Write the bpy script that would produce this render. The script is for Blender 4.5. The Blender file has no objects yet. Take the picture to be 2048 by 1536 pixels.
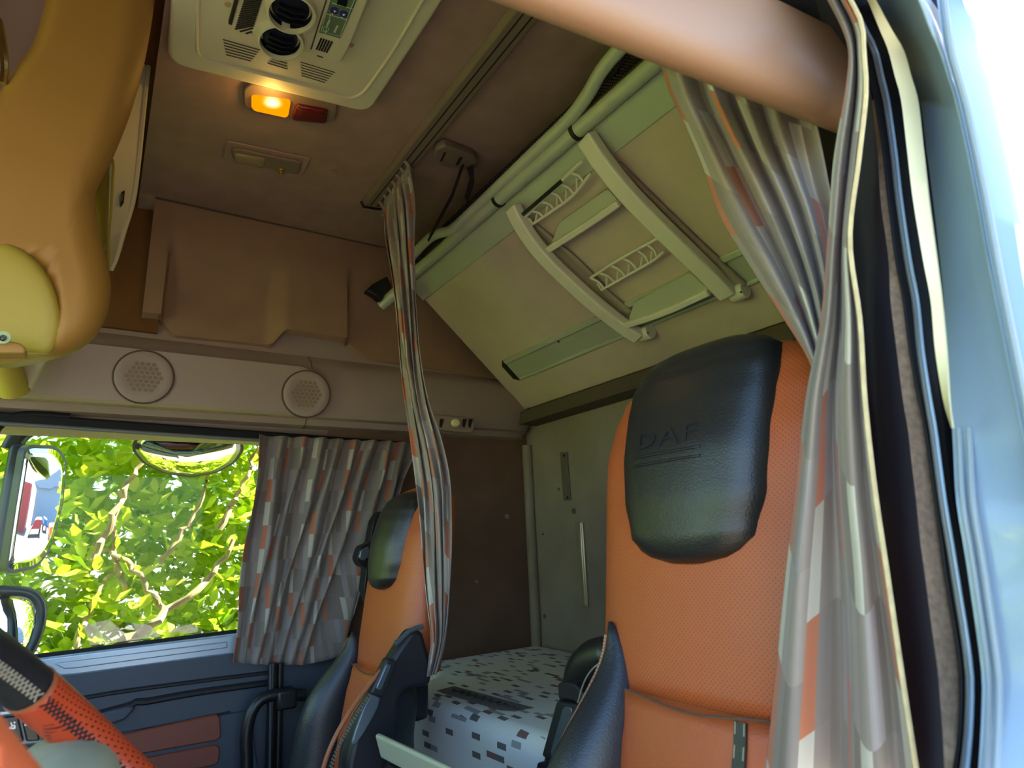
import bpy, bmesh, math, random
from mathutils import Vector as V, Matrix, noise
random.seed(7)
SC = bpy.context.scene
COL = SC.collection

# ------------------------------------------------------------------ camera frame (metres; x to the rear of the cab, y across, z up)
F, CX, CY = 1250.0, 1024.0, 768.0
vy = V((-844, 347, F)).normalized()
vx = V((1936, 222, F)); vx = (vx - vx.dot(vy) * vy).normalized()
vz = -vx.cross(vy)
if vz.y > 0: vz = -vz
def ray(px, py):
    d = V((px - CX, py - CY, F))
    return V((vx.dot(d), vy.dot(d), vz.dot(d)))
def H(px, py, ax, val):                                   # where a sight line meets a plane of the cab
    d = ray(px, py); return d * (val / d['xyz'.index(ax)])
def HP(px, py, p0, n):
    d = ray(px, py); return d * (p0.dot(n) / d.dot(n))
RIGHT = V((vx.x, vy.x, vz.x)); DOWN = V((vx.y, vy.y, vz.y)); FWD = V((vx.z, vy.z, vz.z))

# ------------------------------------------------------------------ materials
def lin(h):
    h = h.lstrip('#'); c = [int(h[i:i+2], 16) / 255 for i in (0, 2, 4)]
    return tuple((x / 12.92 if x <= .04045 else ((x + .055) / 1.055) ** 2.4) for x in c) + (1,)
class NT:
    def __init__(s, name):
        s.m = bpy.data.materials.new(name); s.m.use_nodes = True
        s.t = s.m.node_tree; s.t.nodes.clear()
        s.out = s.n('ShaderNodeOutputMaterial')
    def n(s, typ, **kw):
        nd = s.t.nodes.new(typ)
        for k, v in kw.items(): setattr(nd, k, v)
        return nd
    def l(s, a, b): s.t.links.new(a, b)
    def math(s, op, a, b=None, c=None):
        nd = s.n('ShaderNodeMath', operation=op)
        for i, q in enumerate((a, b, c)):
            if q is None: continue
            if isinstance(q, (int, float)): nd.inputs[i].default_value = q
            else: s.l(q, nd.inputs[i])
        return nd.outputs[0]
    def mix(s, f, a, b, bt='MIX'):
        nd = s.n('ShaderNodeMix', data_type='RGBA', blend_type=bt)
        for i, q in ((0, f), (6, a), (7, b)):
            if isinstance(q, (int, float)): nd.inputs[i].default_value = q
            elif isinstance(q, tuple): nd.inputs[i].default_value = q
            else: s.l(q, nd.inputs[i])
        return nd.outputs[2]
def plain(name, col, rough=.6, metal=0, spec=.5, nscale=0, nvar=0, bump=0, bscale=400, coat=0, kind='noise'):
    k = NT(name); p = k.n('ShaderNodeBsdfPrincipled')
    c = lin(col) if isinstance(col, str) else col
    p.inputs['Base Color'].default_value = c
    p.inputs['Roughness'].default_value = rough; p.inputs['Metallic'].default_value = metal
    p.inputs['Specular IOR Level'].default_value = spec; p.inputs['Coat Weight'].default_value = coat
    tc = k.n('ShaderNodeTexCoord')
    if nscale:
        nz = k.n('ShaderNodeTexNoise'); nz.inputs['Scale'].default_value = nscale; nz.inputs['Detail'].default_value = 5
        k.l(tc.outputs['Object'], nz.inputs['Vector'])
        a = tuple(x * (1 - nvar) for x in c[:3]) + (1,); b = tuple(min(1, x * (1 + nvar)) for x in c[:3]) + (1,)
        mr = k.n('ShaderNodeMapRange'); k.l(nz.outputs['Fac'], mr.inputs[0]); mr.inputs[1].default_value = .3; mr.inputs[2].default_value = .7
        k.l(k.mix(mr.outputs[0], a, b), p.inputs['Base Color'])
    if bump:
        if kind == 'leather':
            t = k.n('ShaderNodeTexVoronoi', feature='SMOOTH_F1'); t.inputs['Scale'].default_value = bscale; o = t.outputs['Distance']
        else:
            t = k.n('ShaderNodeTexNoise'); t.inputs['Scale'].default_value = bscale; t.inputs['Detail'].default_value = 3; o = t.outputs['Fac']
        k.l(tc.outputs['Object'], t.inputs['Vector'])
        b = k.n('ShaderNodeBump'); b.inputs['Strength'].default_value = bump; b.inputs['Distance'].default_value = .002
        k.l(o, b.inputs['Height']); k.l(b.outputs[0], p.inputs['Normal'])
    k.l(p.outputs[0], k.out.inputs[0]); return k.m
def perforated(name, col, dot, cell=.0062, rough=.45):
    k = NT(name); p = k.n('ShaderNodeBsdfPrincipled'); p.inputs['Roughness'].default_value = rough
    tc = k.n('ShaderNodeTexCoord'); sx = k.n('ShaderNodeSeparateXYZ'); k.l(tc.outputs['Object'], sx.inputs[0])
    s2 = .7071 / cell
    u = k.math('MULTIPLY', k.math('ADD', sx.outputs[1], sx.outputs[2]), s2)
    v = k.math('MULTIPLY', k.math('SUBTRACT', sx.outputs[1], sx.outputs[2]), s2)
    du = k.math('SUBTRACT', k.math('FRACT', u), .5); dv = k.math('SUBTRACT', k.math('FRACT', v), .5)
    d = k.math('SQRT', k.math('ADD', k.math('MULTIPLY', du, du), k.math('MULTIPLY', dv, dv)))
    hole = k.math('LESS_THAN', d, .2)
    nz = k.n('ShaderNodeTexNoise'); nz.inputs['Scale'].default_value = 9; k.l(tc.outputs['Object'], nz.inputs['Vector'])
    c = lin(col); base = k.mix(nz.outputs['Fac'], tuple(x * .85 for x in c[:3]) + (1,), tuple(x * 1.12 for x in c[:3]) + (1,))
    k.l(k.mix(hole, base, lin(dot)), p.inputs['Base Color'])
    b = k.n('ShaderNodeBump'); b.inputs['Strength'].default_value = .5; b.inputs['Distance'].default_value = .001; b.invert = True
    k.l(hole, b.inputs['Height']); k.l(b.outputs[0], p.inputs['Normal'])
    k.l(p.outputs[0], k.out.inputs[0]); return k.m
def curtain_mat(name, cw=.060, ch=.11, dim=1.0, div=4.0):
    k = NT(name); uv = k.n('ShaderNodeUVMap', uv_map='UVMap'); sx = k.n('ShaderNodeSeparateXYZ'); k.l(uv.outputs[0], sx.inputs[0])
    su = k.math('DIVIDE', sx.outputs[0], cw); cu = k.math('FLOOR', su); th = k.math('FLOOR', k.math('MULTIPLY', k.math('FRACT', su), div))
    sh = k.n('ShaderNodeTexWhiteNoise', noise_dimensions='1D'); k.l(cu, sh.inputs['W'])
    half = k.math('MULTIPLY', k.math('FLOOR', k.math('MULTIPLY', sh.outputs['Value'], 2.0)), .5)
    sv = k.math('ADD', k.math('DIVIDE', sx.outputs[1], ch), half); cv = k.math('FLOOR', sv)
    cb = k.n('ShaderNodeCombineXYZ'); k.l(cu, cb.inputs[0]); k.l(cv, cb.inputs[1])
    wn = k.n('ShaderNodeTexWhiteNoise', noise_dimensions='2D'); k.l(cb.outputs[0], wn.inputs['Vector'])
    cb2 = k.n('ShaderNodeCombineXYZ'); k.l(k.math('ADD', k.math('MULTIPLY', cu, div), th), cb2.inputs[0]); k.l(cv, cb2.inputs[1])
    wn2 = k.n('ShaderNodeTexWhiteNoise', noise_dimensions='2D'); k.l(cb2.outputs[0], wn2.inputs['Vector'])
    def ramp(st, src):
        cr = k.n('ShaderNodeValToRGB'); cr.color_ramp.interpolation = 'CONSTANT'; el = cr.color_ramp.elements
        while len(el) < len(st): el.new(.5)
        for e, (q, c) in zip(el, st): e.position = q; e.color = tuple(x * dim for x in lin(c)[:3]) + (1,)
        k.l(src, cr.inputs[0]); return cr.outputs[0]
    base = ramp([(0, '#9c8f84'), (.25, '#8e8276'), (.48, '#a89d98'), (.68, '#968a80'), (.86, '#a39689')], wn2.outputs['Value'])
    par = k.math('FRACT', k.math('MULTIPLY', k.math('ADD', cu, cv), .5))
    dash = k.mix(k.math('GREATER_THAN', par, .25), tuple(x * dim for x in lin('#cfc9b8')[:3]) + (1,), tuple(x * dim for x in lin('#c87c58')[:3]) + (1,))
    on = k.math('MULTIPLY', k.math('LESS_THAN', th, .5), k.math('LESS_THAN', wn.outputs['Value'], .72))
    colr = k.mix(on, base, dash)
    nz = k.n('ShaderNodeTexNoise'); nz.inputs['Scale'].default_value = 900; k.l(uv.outputs[0], nz.inputs['Vector'])
    b = k.n('ShaderNodeBump'); b.inputs['Strength'].default_value = .15; b.inputs['Distance'].default_value = .001
    k.l(nz.outputs['Fac'], b.inputs['Height'])
    d = k.n('ShaderNodeBsdfPrincipled'); d.inputs['Roughness'].default_value = .75; d.inputs['Sheen Weight'].default_value = .2
    k.l(colr, d.inputs['Base Color']); k.l(b.outputs[0], d.inputs['Normal'])
    tr = k.n('ShaderNodeBsdfTranslucent'); k.l(colr, tr.inputs[0])
    mx = k.n('ShaderNodeMixShader'); mx.inputs[0].default_value = .15
    k.l(d.outputs[0], mx.inputs[1]); k.l(tr.outputs[0], mx.inputs[2]); k.l(mx.outputs[0], k.out.inputs[0]); return k.m
def mattress_mat(name):
    k = NT(name); tc = k.n('ShaderNodeTexCoord'); sx = k.n('ShaderNodeSeparateXYZ'); k.l(tc.outputs['Object'], sx.inputs[0])
    gm = k.n('ShaderNodeNewGeometry'); sn = k.n('ShaderNodeSeparateXYZ'); k.l(gm.outputs['Normal'], sn.inputs[0])
    top = k.math('GREATER_THAN', sn.outputs[2], .6)
    vv = k.n('ShaderNodeMix', data_type='FLOAT'); k.l(top, vv.inputs[0]); k.l(sx.outputs[2], vv.inputs[2]); k.l(sx.outputs[0], vv.inputs[3])
    v = k.math('DIVIDE', vv.outputs[0], .014); cv = k.math('FLOOR', v)
    off = k.n('ShaderNodeTexWhiteNoise', noise_dimensions='1D'); k.l(cv, off.inputs['W'])
    u = k.math('ADD', k.math('DIVIDE', sx.outputs[1], .036), k.math('MULTIPLY', k.math('FLOOR', k.math('MULTIPLY', off.outputs['Value'], 4)), .25)); cu = k.math('FLOOR', u)
    cb = k.n('ShaderNodeCombineXYZ'); k.l(cu, cb.inputs[0]); k.l(cv, cb.inputs[1])
    wn = k.n('ShaderNodeTexWhiteNoise', noise_dimensions='2D'); k.l(cb.outputs[0], wn.inputs['Vector'])
    cr = k.n('ShaderNodeValToRGB'); cr.color_ramp.interpolation = 'CONSTANT'
    st = [(0, '#9da29e'), (.10, '#6b6a64'), (.135, '#84605a'), (.158, '#e6eae0')]
    el = cr.color_ramp.elements
    while len(el) < len(st): el.new(.5)
    for e, (q, c) in zip(el, st): e.position = q; e.color = lin(c)
    k.l(wn.outputs['Value'], cr.inputs[0])
    p = k.n('ShaderNodeBsdfPrincipled'); p.inputs['Roughness'].default_value = .85; k.l(cr.outputs[0], p.inputs['Base Color'])
    nz = k.n('ShaderNodeTexNoise'); nz.inputs['Scale'].default_value = 500; k.l(tc.outputs['Object'], nz.inputs['Vector'])
    b = k.n('ShaderNodeBump'); b.inputs['Strength'].default_value = .2; b.inputs['Distance'].default_value = .001
    k.l(nz.outputs['Fac'], b.inputs['Height']); k.l(b.outputs[0], p.inputs['Normal'])
    k.l(p.outputs[0], k.out.inputs[0]); return k.m
def emit_mat(name, col, strength, core=None):
    k = NT(name); e = k.n('ShaderNodeEmission'); e.inputs[0].default_value = lin(col); e.inputs[1].default_value = strength
    if core:
        tc = k.n('ShaderNodeTexCoord'); mp = k.n('ShaderNodeVectorMath', operation='SUBTRACT'); k.l(tc.outputs['Object'], mp.inputs[0]); mp.inputs[1].default_value = core
        ln = k.n('ShaderNodeVectorMath', operation='LENGTH'); k.l(mp.outputs[0], ln.inputs[0])
        mr = k.n('ShaderNodeMapRange'); k.l(ln.outputs['Value'], mr.inputs[0]); mr.inputs[1].default_value = .0; mr.inputs[2].default_value = .03
        mr.inputs[3].default_value = 1; mr.inputs[4].default_value = 0
        f = k.math('POWER', mr.outputs[0], 2.0)
        k.l(k.mix(f, lin(col), lin('#ffe9a0')), e.inputs[0])
        k.l(k.math('ADD', k.math('MULTIPLY', f, strength * 3), strength), e.inputs[1])
    k.l(e.outputs[0], k.out.inputs[0]); return k.m
def glass_mat(name, tint, fac=.06):
    k = NT(name); t = k.n('ShaderNodeBsdfTransparent'); t.inputs[0].default_value = tint
    g = k.n('ShaderNodeBsdfGlossy'); g.inputs['Roughness'].default_value = .02
    m = k.n('ShaderNodeMixShader'); m.inputs[0].default_value = fac
    k.l(t.outputs[0], m.inputs[1]); k.l(g.outputs[0], m.inputs[2]); k.l(m.outputs[0], k.out.inputs[0]); return k.m
def net_mat(name):
    k = NT(name); uv = k.n('ShaderNodeUVMap', uv_map='UVMap'); sx = k.n('ShaderNodeSeparateXYZ'); k.l(uv.outputs[0], sx.inputs[0])
    a = k.math('FRACT', k.math('MULTIPLY', k.math('ADD', sx.outputs[0], sx.outputs[1]), 90)); b = k.math('FRACT', k.math('MULTIPLY', k.math('SUBTRACT', sx.outputs[0], sx.outputs[1]), 90))
    thread = k.math('MAXIMUM', k.math('LESS_THAN', a, .45), k.math('LESS_THAN', b, .45))
    t = k.n('ShaderNodeBsdfTransparent'); d = k.n('ShaderNodeBsdfDiffuse'); d.inputs[0].default_value = lin('#17181c')
    m = k.n('ShaderNodeMixShader'); k.l(thread, m.inputs[0]); k.l(t.outputs[0], m.inputs[1]); k.l(d.outputs[0], m.inputs[2]); k.l(m.outputs[0], k.out.inputs[0]); return k.m
def leaf_mat(name):
    k = NT(name); at = k.n('ShaderNodeAttribute', attribute_name='tone')
    cr = k.n('ShaderNodeValToRGB'); el = cr.color_ramp.elements; el[0].color = lin('#86ac1a'); el[1].color = lin('#f0f27a')
    e = el.new(.5); e.color = lin('#c4dc2c'); k.l(at.outputs['Fac'], cr.inputs[0])
    p = k.n('ShaderNodeBsdfPrincipled'); p.inputs['Roughness'].default_value = .35; k.l(cr.outputs[0], p.inputs['Base Color'])
    t = k.n('ShaderNodeBsdfTranslucent'); k.l(cr.outputs[0], t.inputs[0])
    m = k.n('ShaderNodeMixShader'); m.inputs[0].default_value = .35; k.l(p.outputs[0], m.inputs[1]); k.l(t.outputs[0], m.inputs[2]); k.l(m.outputs[0], k.out.inputs[0]); return k.m

M = dict(
    head=plain('headlining', '#987d6e', .95, nscale=14, nvar=.10, bump=.25, bscale=900, spec=.1),
    side=plain('side_fabric', '#93765f', .95, nscale=10, nvar=.08, bump=.25, bscale=900, spec=.1),
    warm_shade=plain('fabric_warm_shade', '#6f4c2c', .9, nscale=8, nvar=.08, spec=.1),  # darker, oranger shading of the front end put into the fabric colour
    lower=plain('lower_fabric', '#6e5646', .95, nscale=7, nvar=.12, bump=.2, bscale=900, spec=.1),
    rear=plain('rear_fabric', '#8c8070', .95, nscale=7, nvar=.10, bump=.2, bscale=900, spec=.1),
    beige=plain('beige_plastic', '#98857a', .5, bump=.05, bscale=1500, nscale=6, nvar=.03),
    speaker=plain('speaker_plastic', '#98867a', .55), speaker_dark=plain('speaker_mesh', '#84725f', .8),
    light_grey=plain('light_grey_plastic', '#c4bd9d', .5, bump=.04, bscale=1500),
    slit=plain('slit_dark', '#4a3f2c', .9), slot=plain('slot_black', '#20190f', .9), groove=plain('groove', '#a89e80', .6),
    black=plain('black_plastic', '#17181a', .4, bump=.05, bscale=1200), rubber=plain('rubber', '#131315', .6, spec=.25),
    nozzle=plain('nozzle_blue_black', '#10131f', .3), blue_button=plain('blue_button', '#2a2f72', .4), white=plain('white_mark', '#e4e4dc', .6),
    display=plain('display_panel', '#5f7158', .4), display_line=plain('display_line', '#a9c08c', .5), screen=plain('screen_dark', '#151a1c', .15),
    amber=None, red=plain('red_lens', '#4c0807', .2, coat=.5), clear=plain('clear_lens', '#8d7a5e', .2, coat=.4), brass=plain('brass', '#b08c55', .3, metal=.8),
    rail=plain('rail_brown', '#766555', .55), khaki=plain('bunk_board', '#bfac9a', .8, nscale=5, nvar=.07, bump=.08, bscale=900),
    alu=plain('aluminium_lacquer', '#b9bfa8', .32, metal=.15, bump=.02, bscale=900), alu_dark=plain('aluminium_shade', '#a9ab98', .45, metal=.1),
    ladder=plain('ladder_plastic', '#dad4c2', .38, bump=.03, bscale=1500), tread=plain('tread_plastic', '#b6b8a0', .5), leg_brown=plain('ladder_leg', '#9a8d7a', .5),
    orange=plain('orange_leather', '#aa5329', .42, nscale=7, nvar=.08, bump=.2, bscale=520, kind='leather'),
    orange_perf=perforated('orange_perforated', '#ad5529', '#823e1f', .0046),
    blackleather=plain('black_leather', '#20211f', .38, nscale=8, nvar=.1, bump=.16, bscale=420, kind='leather', spec=.6),
    blueleather=plain('black_bolster_leather', '#23282d', .4, nscale=8, nvar=.1, bump=.18, bscale=420, kind='leather', spec=.6),
    seatplastic=plain('seat_plastic', '#1b1c22', .5, bump=.1, bscale=900), thread=plain('thread', '#9a927c', .8),
    lever=plain('lever_grey', '#5f6a72', .3, metal=.5), piping=plain('orange_piping', '#9a5a36', .5),
    wheelred=perforated('wheel_red_leather', '#b2401f', '#3c120a', .0045, .35), gripplain=plain('grip_red_leather', '#b8522a', .5, bump=.1, bscale=700), wheelblack=plain('wheel_black_leather', '#1b1b1e', .45, bump=.3, bscale=900),
    cowl=plain('cowl_grey', '#8d8f74', .7, nscale=60, nvar=.06), dash=plain('dash_grey', '#757a70', .6),
    doorpanel=plain('door_panel', '#3b434e', .5, bump=.08, bscale=900), doorline=plain('door_groove', '#1a1c22', .5), sill=plain('sill_silver', '#9fb2c4', .28, metal=.4),
    doorleather=plain('door_leather', '#7d3f2c', .45, bump=.2, bscale=500, kind='leather'),
    console=plain('console_amber_lit', '#a37a36', .55, bump=.08, bscale=800, nscale=4, nvar=.04), hedge_lit=plain('beige_hedge_lit', '#a8973a', .5),  # amber lamplight and green hedge light put into these beige plastics
    mauve=plain('mauve_plastic', '#9b8477', .6), chrome=plain('chrome', '#d0d0c8', .12, metal=1),
    paint=plain('cab_paint', '#8ba3bb', .3, coat=.4), paint2=plain('cab_paint_dull', '#93a2ac', .5), cream=plain('cream_strip', '#f2e8bc', .55), carpet=plain('carpet_brown', '#7d6a58', .95, nscale=160, nvar=.25, bump=.5, bscale=400),
    navy=plain('navy_trim', '#2e2f40', .8), sealgrey=plain('seal_grey', '#5d6264', .35), bar=plain('header_bar', '#a17c60', .5, bump=.06, bscale=1200),
    mirror=plain('mirror_glass', '#f2f5f5', .015, metal=1), mirrorcase=plain('mirror_case', '#2a3336', .35),
    glass=glass_mat('window_glass', (.97, .99, .98, 1), .005), patch_film=glass_mat('grey_film', (.72, .74, .74, 1), .12),
    leaf=leaf_mat('leaf'), bark=plain('bark', '#9b8a5c', .9, nscale=20, nvar=.25),
    concrete=plain('concrete', '#6d6558', .9, nscale=.6, nvar=.12), shed=plain('shed_cladding', '#8796a2', .6), redpaint=plain('container_red', '#a03028', .6), bluepaint=plain('container_blue', '#2f5f9a', .6), orangepaint=plain('barrier_orange', '#d8602a', .6),
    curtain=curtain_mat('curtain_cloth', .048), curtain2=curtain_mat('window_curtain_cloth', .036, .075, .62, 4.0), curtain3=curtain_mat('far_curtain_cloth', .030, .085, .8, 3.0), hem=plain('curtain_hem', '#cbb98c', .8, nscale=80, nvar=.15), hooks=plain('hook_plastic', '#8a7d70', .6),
    mattress=mattress_mat('mattress_cloth'), matlabel=plain('mattress_label', '#77746b', .9), mattext=plain('mattress_label_text', '#3f3c38', .9),
    net=net_mat('net'), strap=plain('strap_black', '#14151b', .7), steel=plain('steel_strip', '#d7cfb2', .25, metal=.7), bracket=plain('bracket_grey', '#6f695c', .5, metal=.3),
    dust=plain('screw_cap', '#a08a70', .7), offwhite=plain('knob_white', '#e3dcae', .45), floor=plain('floor_mat', '#2a2826', .9), dark=plain('dark_void', '#1c1712', .9), wood=plain('dark_brown', '#54483a', .9),  # dark brown for seams, crease line and rail
)

# ------------------------------------------------------------------ mesh helpers
def catmull(pts, n):
    pts = [V(p) for p in pts]
    if len(pts) < 3: return [pts[0].lerp(pts[-1], i / (n - 1)) for i in range(n)]
    L = [0]
    for a, b in zip(pts, pts[1:]): L.append(L[-1] + max((b - a).length, 1e-6))
    out = []
    for i in range(n):
        s = L[-1] * i / (n - 1); k = 0
        while k < len(pts) - 2 and L[k + 1] < s: k += 1
        t = (s - L[k]) / (L[k + 1] - L[k]); p1, p2 = pts[k], pts[k + 1]
        p0 = pts[k - 1] if k else p1 * 2 - p2; p3 = pts[k + 2] if k + 2 < len(pts) else p2 * 2 - p1
        out.append(.5 * ((2 * p1) + (p2 - p0) * t + (2 * p0 - 5 * p1 + 4 * p2 - p3) * t * t + (3 * p1 - p0 - 3 * p2 + p3) * t ** 3))
    return out
class MB:
    def __init__(s): s.v = []; s.f = []; s.uv = {}; s.flat = set(); s.attr = None
    def add(s, vs, fs):
        o = len(s.v); s.v += [V(p) for p in vs]; s.f += [tuple(i + o for i in f) for f in fs]; return o
    def hexa(s, p):                                       # 8 points: 4 of one face then the 4 opposite
        s.add(p, [(0, 1, 2, 3), (7, 6, 5, 4), (0, 4, 5, 1), (1, 5, 6, 2), (2, 6, 7, 3), (3, 7, 4, 0)]); return s
    def box(s, a, b):
        (x0, y0, z0), (x1, y1, z1) = a, b
        return s.hexa([(x0, y0, z0), (x1, y0, z0), (x1, y1, z0), (x0, y1, z0), (x0, y0, z1), (x1, y0, z1), (x1, y1, z1), (x0, y1, z1)])
    def prism(s, poly, ext):                              # polygon and the vector it is thickened by
        n = len(poly); ext = V(ext); poly = [V(p) for p in poly]
        s.add(poly + [p + ext for p in poly], [tuple(range(n)), tuple(range(2 * n - 1, n - 1, -1))] + [(i, i + n, (i + 1) % n + n, (i + 1) % n) for i in range(n)]); return s
    def rings(s, rs, caps=True, closed=True):
        n = len(rs[0]); fs = []
        for k in range(len(rs) - 1):
            for i in range(n if closed else n - 1):
                j = (i + 1) % n; fs.append((k * n + i, k * n + j, (k + 1) * n + j, (k + 1) * n + i))
        if caps: fs += [tuple(range(n - 1, -1, -1)), tuple(range((len(rs) - 1) * n, len(rs) * n))]
        s.add([p for r in rs for p in r], fs); return s
    def tube(s, path, r, n=12, rx=None, up=None):
        path = [V(p) for p in path]; rs = []; ref = V(up) if up else V((.13, .31, .94))
        for i, p in enumerate(path):
            t = (path[min(i + 1, len(path) - 1)] - path[max(i - 1, 0)]).normalized()
            a = t.cross(ref).normalized(); b = a.cross(t).normalized()
            ra = r[i] if isinstance(r, (list, tuple)) else r; rb = (rx if rx else ra)
            rs.append([p + a * ra * math.cos(q) + b * rb * math.sin(q) for q in (2 * math.pi * j / n for j in range(n))])
        return s.rings(rs)
    def strip(s, path, w, h, up):                         # rectangular bar along a path; w across, h along up
        path = [V(p) for p in path]; up = V(up); rs = []
        for i, p in enumerate(path):
            t = (path[min(i + 1, len(path) - 1)] - path[max(i - 1, 0)]).normalized()
            a = t.cross(up).normalized(); b = a.cross(t).normalized()
            ww = w[i] if isinstance(w, (list, tuple)) else w
            rs.append([p + a * (ww / 2) * x + b * (h / 2) * y for x, y in ((-1, -1), (1, -1), (1, 1), (-1, 1))])
        return s.rings(rs)
    def lathe(s, c, axis, prof, n=28, caps=False):
        c = V(c); axis = V(axis).normalized(); a = axis.cross(V((.3, .2, .93))).normalized(); b = axis.cross(a)
        return s.rings([[c + axis * h + (a * math.cos(q) + b * math.sin(q)) * max(r, 1e-4) for q in (2 * math.pi * j / n for j in range(n))] for r, h in prof], caps)
    def grid(s, pts, uv=None):
        nu, nv = len(pts), len(pts[0]); o = s.add([p for r in pts for p in r], [])
        for i in range(nu - 1):
            for j in range(nv - 1):
                f = (o + i * nv + j, o + (i + 1) * nv + j, o + (i + 1) * nv + j + 1, o + i * nv + j + 1)
                s.f.append(f)
                if uv: s.uv[len(s.f) - 1] = [uv[i][j], uv[i + 1][j], uv[i + 1][j + 1], uv[i][j + 1]]
        return s
    def build(s, name, mat, parent=None, smooth=True, bevel=0, seg=2, solid=0, kind=None, recalc=True, angle=.7):
        me = bpy.data.meshes.new(name); off = parent_off(parent)
        me.from_pydata([p - off for p in s.v], [], s.f)
        if s.uv:
            ul = me.uv_layers.new(name='UVMap')
            for pi, p in enumerate(me.polygons):
                if pi in s.uv:
                    for li, q in zip(p.loop_indices, s.uv[pi]): ul.data[li].uv = q
        if s.attr:
            at = me.attributes.new('tone', 'FLOAT', 'POINT'); at.data.foreach_set('value', s.attr)
        if recalc:
            bm = bmesh.new(); bm.from_mesh(me); bmesh.ops.recalc_face_normals(bm, faces=bm.faces[:]); bm.to_mesh(me); bm.free()
        me.materials.append(M[mat] if isinstance(mat, str) else mat)
        if smooth:
            me.polygons.foreach_set('use_smooth', [True] * len(me.polygons))
            if angle: me.set_sharp_from_angle(angle=angle)
        o = bpy.data.objects.new(name, me); COL.objects.link(o)
        if parent: o.parent = parent
        if solid:
            md = o.modifiers.new('thick', 'SOLIDIFY'); md.thickness = solid; md.offset = 0
        if bevel:
            md = o.modifiers.new('edge', 'BEVEL'); md.width = bevel; md.segments = seg; md.limit_method = 'ANGLE'; md.angle_limit = .6; md.harden_normals = False
        if kind: o['kind'] = kind
        return o
def parent_off(o):
    t = V((0, 0, 0))
    while o: t += o.location; o = o.parent
    return t
def tag(o, label, cat, group=None, kind=None):
    o['label'] = label; o['category'] = cat
    if group: o['group'] = group
    if kind: o['kind'] = kind
    return o
def thing(name, label, cat, loc, group=None):
    o = bpy.data.objects.new(name, None); COL.objects.link(o); o.location = V(loc); o.empty_display_size = .05
    return tag(o, label, cat, group)
def struct(mb, name, mat, **kw): return mb.build(name, mat, kind='structure', **kw)
def rrect(cx, cy, w, h, r, n=6):
    out = []
    for (sx, sy, a0) in ((1, 1, 0), (-1, 1, 90), (-1, -1, 180), (1, -1, 270)):
        for i in range(n + 1):
            a = math.radians(a0 + 90 * i / n); out.append((cx + sx * (w / 2 - r) + r * math.cos(a), cy + sy * (h / 2 - r) + r * math.sin(a)))
    return out
def roundpoly(pts, r, n=5):                               # round the corners of a 3-D polygon
    pts = [V(p) for p in pts]; out = []
    for i, p in enumerate(pts):
        a, b = pts[i - 1], pts[(i + 1) % len(pts)]; da, db = (a - p), (b - p); q = min(r, da.length * .45, db.length * .45)
        s, e = p + da.normalized() * q, p + db.normalized() * q
        for k in range(n + 1):
            t = k / n; out.append(s * (1 - t) ** 2 + p * 2 * t * (1 - t) + e * t * t)
    return out
def ribs_loft(ribs, nu, nv, du=.03, cw=True):             # cloth through fold lines; ribs: lists of points from top to bottom
    R_ = [catmull(r, nv) for r in ribs]
    cols = [catmull([r[j] for r in R_], nu) for j in range(nv)]
    pts = [[cols[j][i] for j in range(nv)] for i in range(nu)]
    uv = []; width = du * (len(ribs) - 1)
    for i in range(nu):
        row = []; s = 0
        for j in range(nv):
            if j: s += (pts[i][j] - pts[i][j - 1]).length
            row.append((width * i / (nu - 1), s))
        uv.append(row)
    mb = MB(); mb.grid(pts, uv); return mb, pts

# ------------------------------------------------------------------ setting: ceiling, walls, floor
TILT = .1; CU = V((1, 0, TILT)).normalized(); CN = V((TILT, 0, -1)).normalized(); C0 = V((.045, 0, 1.10))
def CE(px, py, off=0): return HP(px, py, C0 + CN * off, CN)          # on the headlining (off = metres below it)
def CUV(u, v, off=0): return C0 + CU * (u - .045) + V((0, v, 0)) + CN * off
def czz(x): return 1.10 + TILT * (x - .045)
mb = MB(); mb.hexa([(.02, .1, czz(.02)), (1.66, .1, czz(1.66)), (1.66, 2.5, czz(1.66)), (.02, 2.5, czz(.02)), (.02, .1, 1.5), (1.66, .1, 1.5), (1.66, 2.5, 1.5), (.02, 2.5, 1.5)])
struct(mb, 'ceiling', 'head', smooth=False)
mb = MB(); mb.box((-1.05, .1, 1.16), (.02, 2.5, 1.5)); struct(mb, 'ceiling_front', 'warm_shade', smooth=False)
mb = MB(); mb.box((-1.1, .25, -1.2), (1.66, 2.4, -1.15)); struct(mb, 'floor', 'floor', smooth=False)
mb = MB(); mb.box((1.6, .12, -1.15), (1.66, 2.4, 1.5)); wb = struct(mb, 'wall_back', 'rear', smooth=False)
mb = MB()
a = H(1070, 866, 'x', 1.6); mb.box((1.578, .3, .505), (1.6, 2.29, .57)); mb.build('trim_band', 'khaki', wb, smooth=False, bevel=.004)
mb = MB(); mb.tube([(1.585, 2.28, -.46), (1.585, 2.28, .40)], .022, 12); mb.build('corner_trim', 'rear', wb)
for q in ((1148, 1022, .012), (1118, 978, .006), (1090, 1232, .009), (1086, 1068, .004)):
    mb = MB(); mb.lathe(H(q[0], q[1], 'x', 1.6), (-1, 0, 0), [(q[2], 0), (q[2] * .9, .004), (0, .004)]); mb.build('screw_cap', 'lower', wb)
# lower side wall (behind the passenger door)
mb = MB(); mb.box((.70, 2.3, -1.15), (1.62, 2.4, .46)); wr = struct(mb, 'wall_right', 'lower', smooth=False)
for q in ((1014, 1033, .011), (1066, 1061, .005), (953, 1163, .006)):
    mb = MB(); mb.lathe(H(q[0], q[1], 'y', 2.3), (0, -1, 0), [(q[2], 0), (q[2] * .9, .004), (0, .004)]); mb.build('screw_cap', 'rear', wr)
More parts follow.
